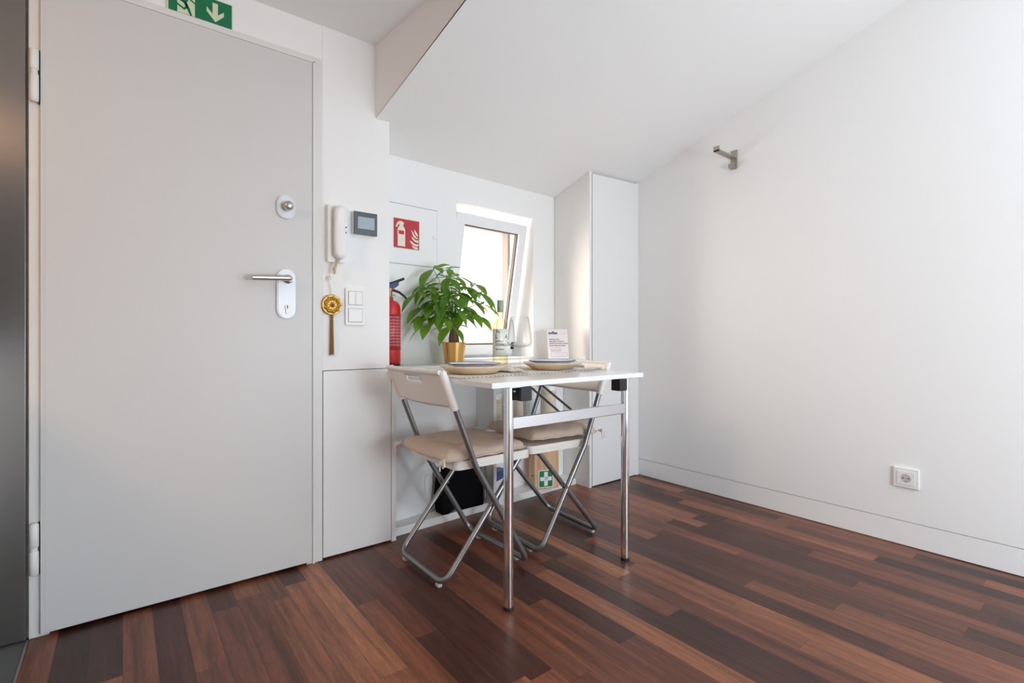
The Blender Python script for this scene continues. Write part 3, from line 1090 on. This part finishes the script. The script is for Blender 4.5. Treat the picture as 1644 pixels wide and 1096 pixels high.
# ------------------------------------------------------------------ folding chairs
def make_chair(loc, rz, label):
    r = empty('folding_chair', loc, rz, label, 'chair', 'white folding chairs at the table')
    Y = .208
    top = (-.200, .765)
    bend = (-.067, .43)
    bot = (.178, .021)
    path = [(top[0], -Y, top[1]), (bend[0], -Y, bend[1]), (bot[0], -Y, bot[1]), (bot[0], Y, bot[1]), (bend[0], Y, bend[1]), (top[0], Y, top[1])]
    MB().tube(fillet(path, .045, 8), .0112, 14).build('back_frame', GREYTUBE, r)
    Y2 = .174
    p2 = [(.165, -Y2, .424), (-.178, -Y2, .021), (-.178, Y2, .021), (.165, Y2, .424)]
    MB().tube(fillet(p2, .05, 8), .0105, 14).build('rear_frame', GREYTUBE, r)
    m = MB()
    for s in (-1, 1):
        m.tube([(.043, s * .170, .265), (.043, s * .214, .265)], .0035, 8)
        m.lathe([(.006, 0), (.005, .003)], 10, Matrix.Translation((.043, s * .2195, .265)) @ Matrix.Rotation(-s * PI / 2, 4, 'X'))
    m.tube([(.155, -.17, .408), (.155, .17, .408)], .006, 10)
    m.build('pivot', SATIN, r)
    for x in (.178, -.178):
        for s in (-1, 1):
            MB().box(x - .009, x + .009, s * .135 - .012, s * .135 + .012, 0.0, .013, .003).build('foot_pad', RUBBER, r)
    # seat pan with rolled lip
    m = MB()
    m.prism(rrect(-.135, .215, -.185, .185, .03), .436, .450)
    m.build('seat', CHAIRP, r)
    m = MB()
    m.prism(rrect(-.137, .217, -.187, .187, .031), .418, .437)
    m.build('seat_rim', CHAIRP, r)
    # backrest: curved plastic panel sleeved over both tubes
    nu, nv = 26, 12

    def bk(u, v, off=0.0):
        y = (u - .5) * 2 * (Y + .004)
        e = abs(2 * u - 1)
        zb = .652 - .004 * (1 - e ** 2)
        zt = .776 - .010 * (1 - e ** 2) * 0
        z = zb + (zt - zb) * v
        x = -.070 - (z - .43) * .397 - .006
        x -= .016 * (1 - e ** 2) - .003
        if v > .93:
            x -= .006
        return (x + off, y, z)

    slot = lambda i, j: 9 <= i <= 15 and 8 <= j <= 9
    m = MB()
    m.grid(lambda u, v: bk(u, v, .0), nu, nv, skip=slot)
    b = m.build('backrest', CHAIRP, r, smooth=50, fix=False)
    md = b.modifiers.new('thickness', 'SOLIDIFY')
    md.thickness = .009
    md.offset = 0
    for s in (-1, 1):
        pts = [(-.070 - (z - .43) * .397, s * Y, z) for z in (.642, .66, .71, .770, .780)]
        MB().tube(pts, [.0145, .0155, .0155, .0155, .011], 14).build('backrest_sleeve', CHAIRP, r)
    m = MB()
    rim = [bk(i / nu, 1.0, -.002) for i in range(nu + 1)]
    m.tube(rim, .0085, 10)
    m.build('backrest_rim', CHAIRP, r)
    return r


def make_cushion(loc, rz, label, seed):
    r = empty('seat_cushion', loc, rz, label, 'cushion', 'beige seat cushions')
    rnd = random.Random(seed)
    n = 44
    tufts = [(-.08, -.08), (-.08, .08), (.08, -.08), (.08, .08)]
    m = MB()
    hx, hy = .198, .196
    ph = [rnd.random() * 6 for _ in range(6)]

    def outline(u, v):
        # squircle map with pulled-in corners
        a, b = 2 * u - 1, 2 * v - 1
        k = 1 - .10 * a * a * b * b
        return a * hx * k, b * hy * k, max(abs(a), abs(b))

    def sag(x, y):
        return -.016 * max(0, (abs(y) - .13) / .066) ** 2 * max(0, (-x - .06) / .14)

    def topf(u, v):
        x, y, e = outline(u, v)
        h = .034 * (1 - e ** 5) ** .5 + .002
        for tx, ty in tufts:
            d = math.hypot(x - tx, y - ty)
            h -= .010 * math.exp(-(d / .022) ** 2)
        h += .0022 * math.sin(x * 38 + ph[0]) * math.sin(y * 31 + ph[1]) + .0012 * math.sin(x * 90 + ph[2]) * math.sin(y * 75 + ph[3])
        return (x, y, .012 + max(h, .001) + sag(x, y))

    def botf(u, v):
        x, y, e = outline(u, v)
        h = .010 * (1 - e ** 6)
        return (x, y, .0125 - h + sag(x, y))

    m.grid(topf, n, n)
    m.grid(botf, 20, 20)
    m.build('pad', CUSH, r, smooth=60)
    m = MB()
    loop = []
    N = 25
    for s in range(4):
        for i in range(N):
            t = i / N
            u, v = ((t, 0), (1, t), (1 - t, 1), (0, 1 - t))[s]
            x, y, e = outline(u, v)
            loop.append((x * 1.005, y * 1.005, .013 + sag(x, y) + .0015 * math.sin(i * 1.3)))
    m.tube(loop, .0035, 8, closed=True)
    m.build('piping', CUSH, r)
    for s in (-1, 1):
        m = MB()
        cx, cy = -hx * .93, s * hy * .93
        for k in range(4):
            a = rnd.random() * 1.5 + (PI * .75 if s > 0 else PI * .95) - .6
            L = .020 + .008 * rnd.random()
            m.tube([(cx, cy, .014), (cx + math.cos(a) * L, cy + math.sin(a) * L * s, .022 - k * .006), (cx + math.cos(a) * L * .9, cy + math.sin(a) * L * 1.1 * s, -.004 - k * .007)], .0028, 6)
        m.build('tie', LINEN, r)
    return r


C1 = (1.075, 1.712, 0)
C2 = (1.533, 1.728, 0)
make_chair(C1, 0.0, 'white folding chair on the left side of the table, back by the low cabinet')
make_chair(C2, PI - math.radians(3.5), 'white folding chair on the right side of the table, back to the tall cabinet')
make_cushion((C1[0] + .010, C1[1], .449), 0.0, 'beige tufted cushion tied on the left chair', 3)
make_cushion((C2[0] - .013, C2[1], .463), PI - math.radians(3.5), 'beige cushion on the right chair, behind the crossbar', 8)

# ------------------------------------------------------------------ on the table
rn = empty('table_runner', (1.295, 1.64, TT + .001), label='cream linen runner with dark stitched edges across the table', cat='table runner')
m_ = MB()


def run(u, v):
    x = (u - .5) * .745
    y = -.183 + v * .366
    return (x, y, .0018 + .0008 * math.sin(u * 40 + v * 3) * (1 if v < .08 or v > .92 else .3))


m_.grid(run, 60, 16)
ro = m_.build('cloth', LINEN, rn, smooth=60)
md = ro.modifiers.new('thickness', 'SOLIDIFY')
md.thickness = .0016
for v in (.012, .988):
    m_ = MB()
    for i in range(40):
        a, b = run(i / 40 + .004, v), run(i / 40 + .018, v)
        m_.tube([(a[0], a[1] - .002, a[2] + .0002), (b[0], b[1] - .002, b[2] + .0002)], .0016, 5)
    m_.build('edge_stitching', STITCH, rn)


def make_charger(loc, label, rot):
    r = empty('charger_plate', loc, rot, label, 'plate', 'cream charger plates')
    n = 10
    m = MB()
    m.lathe([(.080, 0), (.092, .003), (.131, .026), (.134, .030), (.131, .0315), (.118, .028), (.090, .012), (.001, .010)], n, cap1=False)
    m.build('dish', STONE, r, smooth=20)
    return r


def make_plate(loc, label):
    r = empty('dinner_plate', loc, 0, label, 'plate', 'white enamel plates with blue rims')
    m = MB()
    m.lathe([(.058, 0), (.066, .001), (.099, .0135), (.1025, .0150), (.1015, .0165), (.098, .0155), (.068, .006), (.001, .005)], 64, cap1=False)
    m.build('dish', CERAM, r, smooth=50)
    m = MB()
    c = [(.1022 * math.cos(2 * PI * k / 64), .1022 * math.sin(2 * PI * k / 64), .0158) for k in range(64)]
    m.tube(c, .0019, 8, closed=True)
    m.build('rim', BLUE, r)
    return r


PZ = TT + .0042
make_charger((1.085, 1.632, PZ), 'cream faceted charger plate at the left seat', .1)
make_plate((1.085, 1.632, PZ + .0225), 'white blue-rimmed plate on the left charger')
make_charger((1.488, 1.618, PZ), 'cream faceted charger plate at the right seat', .25)
make_plate((1.488, 1.618, PZ + .0225), 'white blue-rimmed plate on the right charger')


def wine_glass(loc, label):
    r = empty('wine_glass', loc, 0, label, 'glass', 'clear wine glasses')
    bowl = [(.004, .099), (.022, .101), (.040, .1065), (.0475, .113), (.0488, .119), (.0475, .138), (.0435, .170), (.0385, .203), (.0355, .219)]
    m = MB()
    m.lathe(bowl, 48, cap0=False, cap1=False)
    m.build('bowl', CRYSTAL, r, smooth=60)
    m = MB()
    m.tube([(.0355 * math.cos(2 * PI * k / 40), .0355 * math.sin(2 * PI * k / 40), .219) for k in range(40)], .0006, 5, closed=True)
    m.build('rim', CRYSTAL, r)
    m = MB()
    m.lathe([(.001, 0.0), (.036, 0.0), (.0365, .0012), (.030, .0022), (.010, .005), (.0040, .012), (.0033, .05), (.0036, .092), (.007, .1005)], 36, cap0=False, cap1=False)
    m.build('stem', CRYSTAL, r, smooth=60)
    return r


wine_glass((1.231, 1.527, PZ), 'large wine glass nearest the table front, before the bottle')
wine_glass((1.366, 1.800, PZ), 'large wine glass set back between the plates and the bottle')

wb = empty('wine_bottle', (1.482, 1.992, TT), label='white wine bottle with sage green capsule and white label', cat='bottle')
m_ = MB()
m_.lathe([(.030, 0), (.036, .003), (.0375, .010), (.0375, .195), (.0355, .212), (.028, .228), (.018, .242), (.0145, .255), (.014, .300), (.0155, .302), (.0155, .318), (.014, .320)], 48)
m_.build('bottle_body', WINE, wb, smooth=50)
m_ = MB()
m_.lathe([(.0153, .268), (.0158, .269), (.0158, .325), (.0145, .328), (.001, .328)], 32, cap0=False, cap1=False)
m_.build('capsule', CAPG, wb)


def cyl_map(mb, R):
    out = MB()
    for v in mb.v:
        a = v.x / R
        rr = R + v.z
        out.v.append(Vector((rr * math.sin(a), -rr * math.cos(a), v.y)))
    out.f = mb.f
    return out


bot_yaw = -math.radians(36)
RZ = Matrix.Rotation(bot_yaw, 4, 'Z')


def yawed(mb):
    mb.v = [RZ @ v for v in mb.v]
    return mb


m_ = MB()
m_.grid(lambda u, v: ((u - .5) * .105, .055 + v * .130, .0006), 30, 2)
lab = yawed(cyl_map(m_, .0378)).build('label', LABELP, wb, smooth=60, fix=False)
lab.modifiers.new('thickness', 'SOLIDIFY').thickness = .0004
m_ = MB()
for s, x, z, size in (('Pu', -.020, .165, .017), ('L', -.026, .138, .027), ('A', .024, .138, .027), ('SAN C', -.023, .120, .013), ('ROSAL', -.025, .101, .016), ('vinho branco', -.024, .082, .008)):
    text(s, size, .0002, Matrix.Translation((x, z, .0010)), m_, bold=.0003)
yawed(cyl_map(m_, .0378)).build('label_lettering', mat('grey_green_ink', (0.05, 0.08, 0.06), 0.6), wb, smooth=0)

# napkin
m_ = MB()
nk = empty('napkin', (1.235, 1.655, PZ), math.radians(12), 'cream folded napkin between the two plates', 'napkin')


def nap(u, v):
    x = (u - .5) * .085
    y = (v - .5) * .18
    z = .004 + .012 * (math.sin(u * 8 + v * 5) * .5 + .5) * (1 - abs(2 * v - 1) ** 4) * (1 - abs(2 * u - 1) ** 4) + .004 * math.sin(v * 14) ** 2 * (1 - abs(2 * u - 1) ** 3)
    return (x + .006 * math.sin(v * 6), y, z)


m_.grid(nap, 24, 36)
m_.grid(lambda u, v: (nap(u, v)[0], nap(u, v)[1], .0004), 24, 36)
m_.build('cloth', LINEN, nk, smooth=60)


def cutlery(kind, loc, rz, label, tiltv=0.0):
    r = empty(kind, loc, rz, label, kind)
    r.rotation_euler = (0, -tiltv, rz)
    m = MB()
    if kind == 'fork':
        m.tube([(0, 0, .0015), (.05, 0, .002), (.12, 0, .004)], [.0035, .003, .002], 8)
        h = m.build('handle', SATIN, r)
        m = MB()
        m.prism([(.118, -.002), (.14, -.010), (.150, -.011), (.150, .011), (.14, .010), (.118, .002)], .003, .0045)
        for y in (-.0095, -.0035, .0025, .0085):
            m.box(.149, .19, y, y + .0022, .003, .0045)
        m.build('tines', SATIN, r)
    else:
        m.tube([(0, 0, .003), (.05, 0, .0035), (.10, 0, .003)], [.004, .0045, .003], 8)
        m.build('handle', SATIN, r)
        m = MB()
        m.prism([(.098, -.004), (.12, -.009), (.19, -.009), (.205, -.001), (.20, .005), (.098, .004)], .0025, .0035)
        m.build('blade', SATIN, r)
    return r


cutlery('fork', (1.60, 1.464, PZ + .0005), math.radians(176), 'steel fork in front of the right charger plate')
cutlery('knife', (1.660, 1.489, PZ + .0005), math.radians(176), 'steel knife beside the right charger plate')

# ------------------------------------------------------------------ on the counter
pp = empty('potted_plant', (1.297, 2.128, CT), label='money tree with drooping green leaves in a gold pot by the window', cat='plant')
m_ = MB()
m_.lathe([(.043, 0), (.045, .001), (.0585, .108), (.0575, .109), (.0560, .106), (.0540, .092)], 48, cap1=False)
m_.build('pot', GOLD, pp, smooth=50)
MB().lathe([(.054, .088), (.040, .094), (.001, .096)], 32, cap0=False, cap1=False).build('soil', SOIL, pp)
m_ = MB()
m_.tube([(.006, 0, .085), (.004, 0, .12), (-.002, 0, .16), (0, .002, .20), (.002, .004, .235)], [.017, .0165, .0145, .011, .006], 12)
m_.tube([(-.012, .008, .088), (-.013, .006, .13), (-.006, .004, .18), (-.004, .006, .23)], [.012, .012, .010, .005], 10)
m_.tube([(.012, -.010, .088), (.012, -.008, .12), (.006, -.004, .17), (.006, -.004, .22)], [.011, .012, .009, .005], 10)
m_.build('trunk', BARK, pp)

R_ = Vector((math.cos(math.radians(38)), -math.sin(math.radians(38)), 0))   # sideways across the plant, as the photo sees it
F_ = Vector((math.sin(math.radians(38)), math.cos(math.radians(38)), 0))


def leaflet(mb, o, d, length, width, droop, twist):
    d = d.normalized()
    side = d.cross(Vector((0, 0, 1)))
    if side.length < 1e-3:
        side = Vector((1, 0, 0))
    side.normalize()
    side = Matrix.Rotation(twist, 3, d) @ side
    n = 9
    cols = 5
    vs = []
    p = Vector(o)
    cur = d.copy()
    seg = length / n
    for i in range(n + 1):
        t = i / n
        wv = width * (math.sin(PI * min(1, t ** 0.85)) ** 0.8 * (.55 + .45 * math.sin(PI * min(1, t * .95)))) if 0 < t < 1 else .0006
        nrm = side.cross(cur).normalized()
        for c in range(cols):
            s = c / (cols - 1) * 2 - 1
            q = p + side * (s * wv) + nrm * (abs(s) * wv * .22)
            vs.append(q)
        cur = (cur + Vector((0, 0, -1)) * droop * seg * 12 * (.5 + t)).normalized()
        p = p + cur * seg
    fs = []
    for i in range(n):
        for c in range(cols - 1):
            a = i * cols + c
            fs.append((a, a + 1, a + cols + 1, a + cols))
    mb.add(vs, fs)


# (sideways, depth, height above the counter, scale, leaning sideways, towards the room)
CL = [(-.098, -.02, .468, 1.15, -.3, -.3), (-.032, -.03, .425, .95, .2, -.6), (.012, .03, .440, .8, .3, .3), (-.160, -.05, .352, 1.15, -.6, -.5),
      (-.155, .02, .395, .85, -.7, .0), (-.090, -.06, .350, .9, -.2, -.8), (-.012, -.07, .335, .95, .1, -.9), (.060, .02, .385, .95, .6, -.2),
      (.122, .00, .355, 1.0, .9, -.1), (-.160, -.02, .280, 1.0, -.5, -.5), (-.012, -.085, .290, 1.2, .1, -.9), (-.150, -.03, .235, 1.05, -.4, -.6),
      (-.070, -.07, .255, 1.05, -.2, -.9), (-.002, -.085, .190, 1.1, .1, -.9), (.075, .01, .262, 1.05, .6, -.3), (.045, -.05, .330, .9, .5, -.6),
      (.040, .04, .290, .9, .5, .3), (-.105, .02, .310, .95, -.5, .3), (.085, .03, .320, .9, .8, .2), (-.055, -.02, .385, .85, -.1, -.5),
      (.030, -.04, .240, .95, .4, -.7), (-.100, -.065, .290, 1.0, -.4, -.8), (-.045, .03, .350, .8, 0, .2), (-.035, -.09, .235, .95, -.1, -.9),
      (-.125, -.05, .375, 1.0, -.5, -.5), (.145, .02, .300, .9, .9, .0), (.10, .03, .400, .8, .7, .2), (-.02, -.02, .470, .75, -.1, -.3),
      (.110, .02, .240, .9, .8, .0), (-.06, -.08, .310, 1.05, -.2, -.9), (-.115, -.05, .200, 1.0, -.4, -.7), (.02, .03, .36, .9, .3, .2)]
random.seed(11)
fm, stm = MB(), MB()
for (s, dd, h, scl, ls_, lf) in CL:
    c = R_ * s + F_ * dd + Vector((0, 0, h))
    if c.y > .085:
        c.y = .085
    base = Vector((0, 0, .20 + .03 * random.random()))
    mid = base.lerp(c, .5) + Vector((0, 0, .035))
    path = [base * (1 - t) ** 2 + mid * 2 * t * (1 - t) + c * t * t for t in [i / 8 for i in range(9)]]
    stm.tube(path, [.0030 - .0016 * i / 8 for i in range(9)], 6)
    out = (R_ * ls_ + F_ * lf * .6)
    if out.length < .1:
        out = R_
    out.normalize()
    axis = (out * .55 + Vector((0, 0, 1))).normalized()
    ref = (out - axis * out.dot(axis)).normalized()
    n = 6 if scl > .9 else 5
    for k in range(n):
        ang = 2 * PI * (k + .5) / n + random.uniform(-.15, .15)
        d = Matrix.Rotation(ang, 3, axis) @ ref
        L = .108 * scl * (1.0 + .25 * math.cos(ang)) * random.uniform(.9, 1.08)
        tip = c + d * L
        if tip.y > .115:
            L *= .6
        leaflet(fm, c, d + Vector((0, 0, .05)), L, L * .19, random.uniform(.45, .85), random.uniform(-.3, .3))
fm.build('foliage', LEAF, pp, smooth=60, fix=False)
stm.build('stems', STEMG, pp)

fe = empty('fire_extinguisher', (0.982, 2.186, CT), label='red fire extinguisher standing at the left end of the counter', cat='fire extinguisher')
m_ = MB()
m_.lathe([(.040, .006), (.048, .010), (.051, .022), (.051, .265), (.047, .285), (.034, .300), (.018, .306), (.016, .312)], 40)
m_.build('cylinder', RED, fe, smooth=50)
MB().lathe([(.046, 0), (.050, .002), (.050, .010), (.042, .014)], 36).build('base_ring', BLACK, fe)
m_ = MB()
m_.lathe([(.017, .312), (.019, .316), (.012, .322), (.012, .345), (.016, .350), (.016, .362)], 16)
m_.box(.0, .026, -.006, .006, .326, .333, .001)
m_.build('valve', mat('brass_valve', (0.35, 0.22, 0.10), 0.4, metal=0.8), fe)
FX = Matrix.Rotation(-math.radians(14), 4, 'Z')
m_ = MB()
m_.tube([FX @ Vector(p) for p in ((-.02, 0, .356), (.02, 0, .353), (.045, 0, .345), (.066, 0, .330), (.080, 0, .315))], [.007, .0065, .006, .0055, .005], 10)
m_.build('carry_handle', BLACK, fe)
m_ = MB()
m_.tube([FX @ Vector(p) for p in ((-.02, 0, .375), (.03, 0, .394), (.068, 0, .410))], [.007, .0065, .006], 10)
lv = m_.build('squeeze_lever', BLACK, fe)
m_ = MB()
m_.prism([(-.02, .362), (.022, .362), (.040, .376), (.042, .392), (.02, .388), (-.02, .374)], -.010, .010, FX @ Matrix.Rotation(PI / 2, 4, 'X'))
m_.build('safety_guard', NAVY, fe)
m_ = MB()
m_.grid(lambda u, v: ((u - .5) * .20, .075 + v * .165, .0005), 40, 2)
RZ = Matrix.Rotation(math.radians(8), 4, 'Z')
l1 = yawed(cyl_map(m_, .051)).build('label', mat('deep_red_print', (0.42, 0.02, 0.03), 0.4), fe, smooth=60, fix=False)
l1.modifiers.new('thickness', 'SOLIDIFY').thickness = .0003
m_ = MB()
for i in range(10):
    text('EXTINTOR PO ABC 2kg', .0105, .0002, Matrix.Translation((-.070, .222 - i * .0142, .0009)), m_)
m_.box(-.09, .09, .228, .233, .0006, .0009)
m_.box(-.09, .09, .150, .153, .0006, .0009)
yawed(cyl_map(m_, .051)).build('label_print', mat('pinkish_white_print', (0.72, 0.45, 0.44), 0.5), fe, smooth=0)

# info card in a clear stand
card = empty('info_card', (2.045, 2.165, CT), -math.radians(17), 'pale pink information card standing by the tall cabinet', 'card')
CM = Matrix.Rotation(math.radians(-8), 4, 'X') @ DM
MB().box(-.071, .071, .0, .185, -.0018, .0005, M=CM).build('clear_sleeve', ACRYL, card, smooth=0)
MB().box(-.068, .068, .003, .182, .0006, .0012, M=CM).build('sheet', PINKC, card, smooth=0)
MB().box(-.071, .071, -.055, .0015, 0, .002, M=Matrix.Rotation(PI, 4, 'Z')).build('stand_foot', ACRYL, card, smooth=0)


def cardtext(s, x, y, size, m=None, bold=0.0, name=None):
    return text(s, size, .0001, CM @ Matrix.Translation((x, y, .0014)), m, bold=bold)


m_ = MB()
cardtext('axflex', -.058, .152, .025, m_, bold=.0008)
m_.build('heading', INK, card, smooth=0)
m_ = MB()
for i, s in enumerate(('Endereço local', 'Bienvenido / Welcome', 'Check-in & Check-out times', 'House rules and contact')):
    cardtext(s, -.055, .118 - i * .0125, .0105, m_, bold=.0003)
cardtext('Reception and assistance', -.050, .057, .0075, m_)
cardtext('available by telephone', -.050, .049, .0075, m_)
m_.build('body_text', INK, card, smooth=0)
m_ = MB()
for x0, x1, y0, y1 in ((-.050, .058, .0405, .0415), (-.050, .058, .0185, .0195), (-.050, -.049, .0185, .0415), (.057, .058, .0185, .0415)):
    m_.box(x0, x1, y0, y1, .0013, .0015, M=CM)
m_.build('text_frame', INK, card, smooth=0)
m_ = MB()
cardtext('Hotel guide', .018, .152, .009, m_)
m_.build('side_heading', GREYINK, card, smooth=0)
m_ = MB()
cardtext('www.contact-page', -.032, .027, .0095, m_)
m_.build('link_text', GREYINK, card, smooth=0)
m_ = MB()
cardtext('Please read carefully', -.055, .068, .009, m_)
m_.build('red_print', REDINK, card, smooth=0)

cb = MB()
cb.box(-.035, .03, -.004, .004, 0.0, .004, .001)
cb.box(.026, .030, -.004, .004, 0.0, .020, .001)
o = cb.build('metal_bracket', SATIN)
o.location = (2.135, 2.085, CT + .0005)
o.rotation_euler = (0, 0, math.radians(-35))
tag(o, 'small grey metal bracket on the counter against the tall cabinet', 'bracket')

# ------------------------------------------------------------------ in the shelf unit
def canister(x, y, label, h=.12, r=.036, body=CREAMP, k=1.0):
    o = empty('canister', (x, y, .4235), 0, label, 'canister', 'stacked cream canisters on the shelf')
    MB().lathe([(r * .94, 0), (r, .004), (r, h - .03), (r * .98, h - .028)], 32).build('body', body, o)
    MB().lathe([(r * 1.04, h - .028), (r * 1.04, h - .003), (r, h)], 32).build('lid', CERAM, o)
    for z in (.02, h - .045):
        m = MB().tube([((r + .0003) * math.cos(2 * PI * q / 32), (r + .0003) * math.sin(2 * PI * q / 32), z) for q in range(32)], .0012, 6, closed=True)
        m.build('ring', mat('brass_ring', (0.5, 0.36, 0.18), .5), o)
    return o


canister(1.575, 2.165, 'cream canister beside the shelf divider, behind the table leg', .17, .036)
canister(1.715, 2.160, 'cream canister with white lid seen under the black hinge block', .19, .040)
canister(1.985, 2.185, 'cream canister at the right end of the shelf, behind the chair back', .19, .042)
o = empty('glass_jar', (1.860, 2.180, .4235), 0, 'clear glass jar between the two cream canisters', 'jar')
MB().lathe([(.036, 0), (.040, .004), (.040, .14), (.032, .155)], 32).build('body', mat('frosted_pale_glass', (0.72, 0.77, 0.76), .2), o)
MB().lathe([(.034, .155), (.035, .175), (.033, .178)], 24).build('lid', PLAST, o)

ab = empty('first_aid_box', (1.905, 2.135, .0365), -math.radians(20), 'pine first aid box with green cross sign on the bottom board', 'box')
bw, bdp, bh = .148, .085, .30
MB().box(-bw / 2, bw / 2, -.02, bdp - .022, 0, bh, .002).build('body', PINE, ab)
MB().box(-bw / 2, bw / 2, -.034, -.0205, .001, bh - .001, .002).build('door', PINE, ab)
m_ = MB().lathe([(.004, 0), (.004, .004)], 10, Matrix.Translation((-bw / 2 - .004, -.008, .075)) @ Matrix.Rotation(PI / 2, 4, 'Y'))
m_.build('latch', DARK, ab)
fg = MB().box(-.050, .038, -.0352, -.0342, .010, .108).build('sign_border', WHITE, ab, smooth=0)
MB().box(-.046, .034, -.0358, -.0352, .014, .104).build('sign_panel', SIGNGRN, ab, smooth=0)
m_ = MB()
m_.box(-.017, .005, -.0364, -.0358, .020, .098)
m_.box(-.041, .029, -.0364, -.0358, .048, .070)
m_.build('white_cross', WHITE, ab, smooth=0)

bag = empty('black_bag', (1.335, 2.14, .0365), math.radians(2), 'black fabric bag slumped in the lower left shelf', 'bag')
m_ = MB()
pr = [(-.125, 0.0), (-.085, .0), (-.045, .018), (-.02, .003), (.128, 0.0), (.120, .10), (.108, .21), (.06, .224), (-.07, .224), (-.12, .205), (-.135, .10)]
m_.prism(pr, -.030, .045, DM)
bo = m_.build('body', BLACKF, bag)
bv = bo.modifiers.new('soft_edges', 'BEVEL')
bv.width = .012
bv.segments = 3
m_ = MB().tube([(-.05, .0, .215), (-.045, -.005, .262), (.045, -.005, .262), (.05, .0, .215)], .006, 8)
m_.build('carry_strap', BLACKF, bag)
for px_, sd in ((-.165, 1), (.146, -1)):
    o = MB()
    pts = [(px_ + sd * .012 * math.sin(t * 6.0) - sd * .006 * t, -.028 + .012 * math.cos(t * 9), .0115 + .20 * abs(math.sin(t * 3.0))) for t in [i / 40 for i in range(41)]]
    o.tube(pts, .0018, 6)
    ob = o.build('cable', mat('off_white_cable', (0.62, 0.60, 0.56), .5))
    ob.location = (1.322, 2.155, .0365 - .0075)
    tag(ob, 'thin off-white cable looped to the %s of the black bag' % ('left' if sd > 0 else 'right'), 'cable')

bp_ = empty('blue_carton', (1.585, 2.15, .0365), math.radians(8), 'blue and white carton beside the shelf divider', 'carton')
MB().box(-.045, .045, -.03, .04, 0, .13, .001).build('body', WHITE, bp_)
m_ = MB()
m_.box(-.0455, .0455, -.0306, .0402, .118, .150, .001)
m_.prism([(-.0455, .10), (.0455, .118), (-.0455, .118)], .0302, .0306, DM)
m_.build('blue_print', BLUEP, bp_, smooth=0)
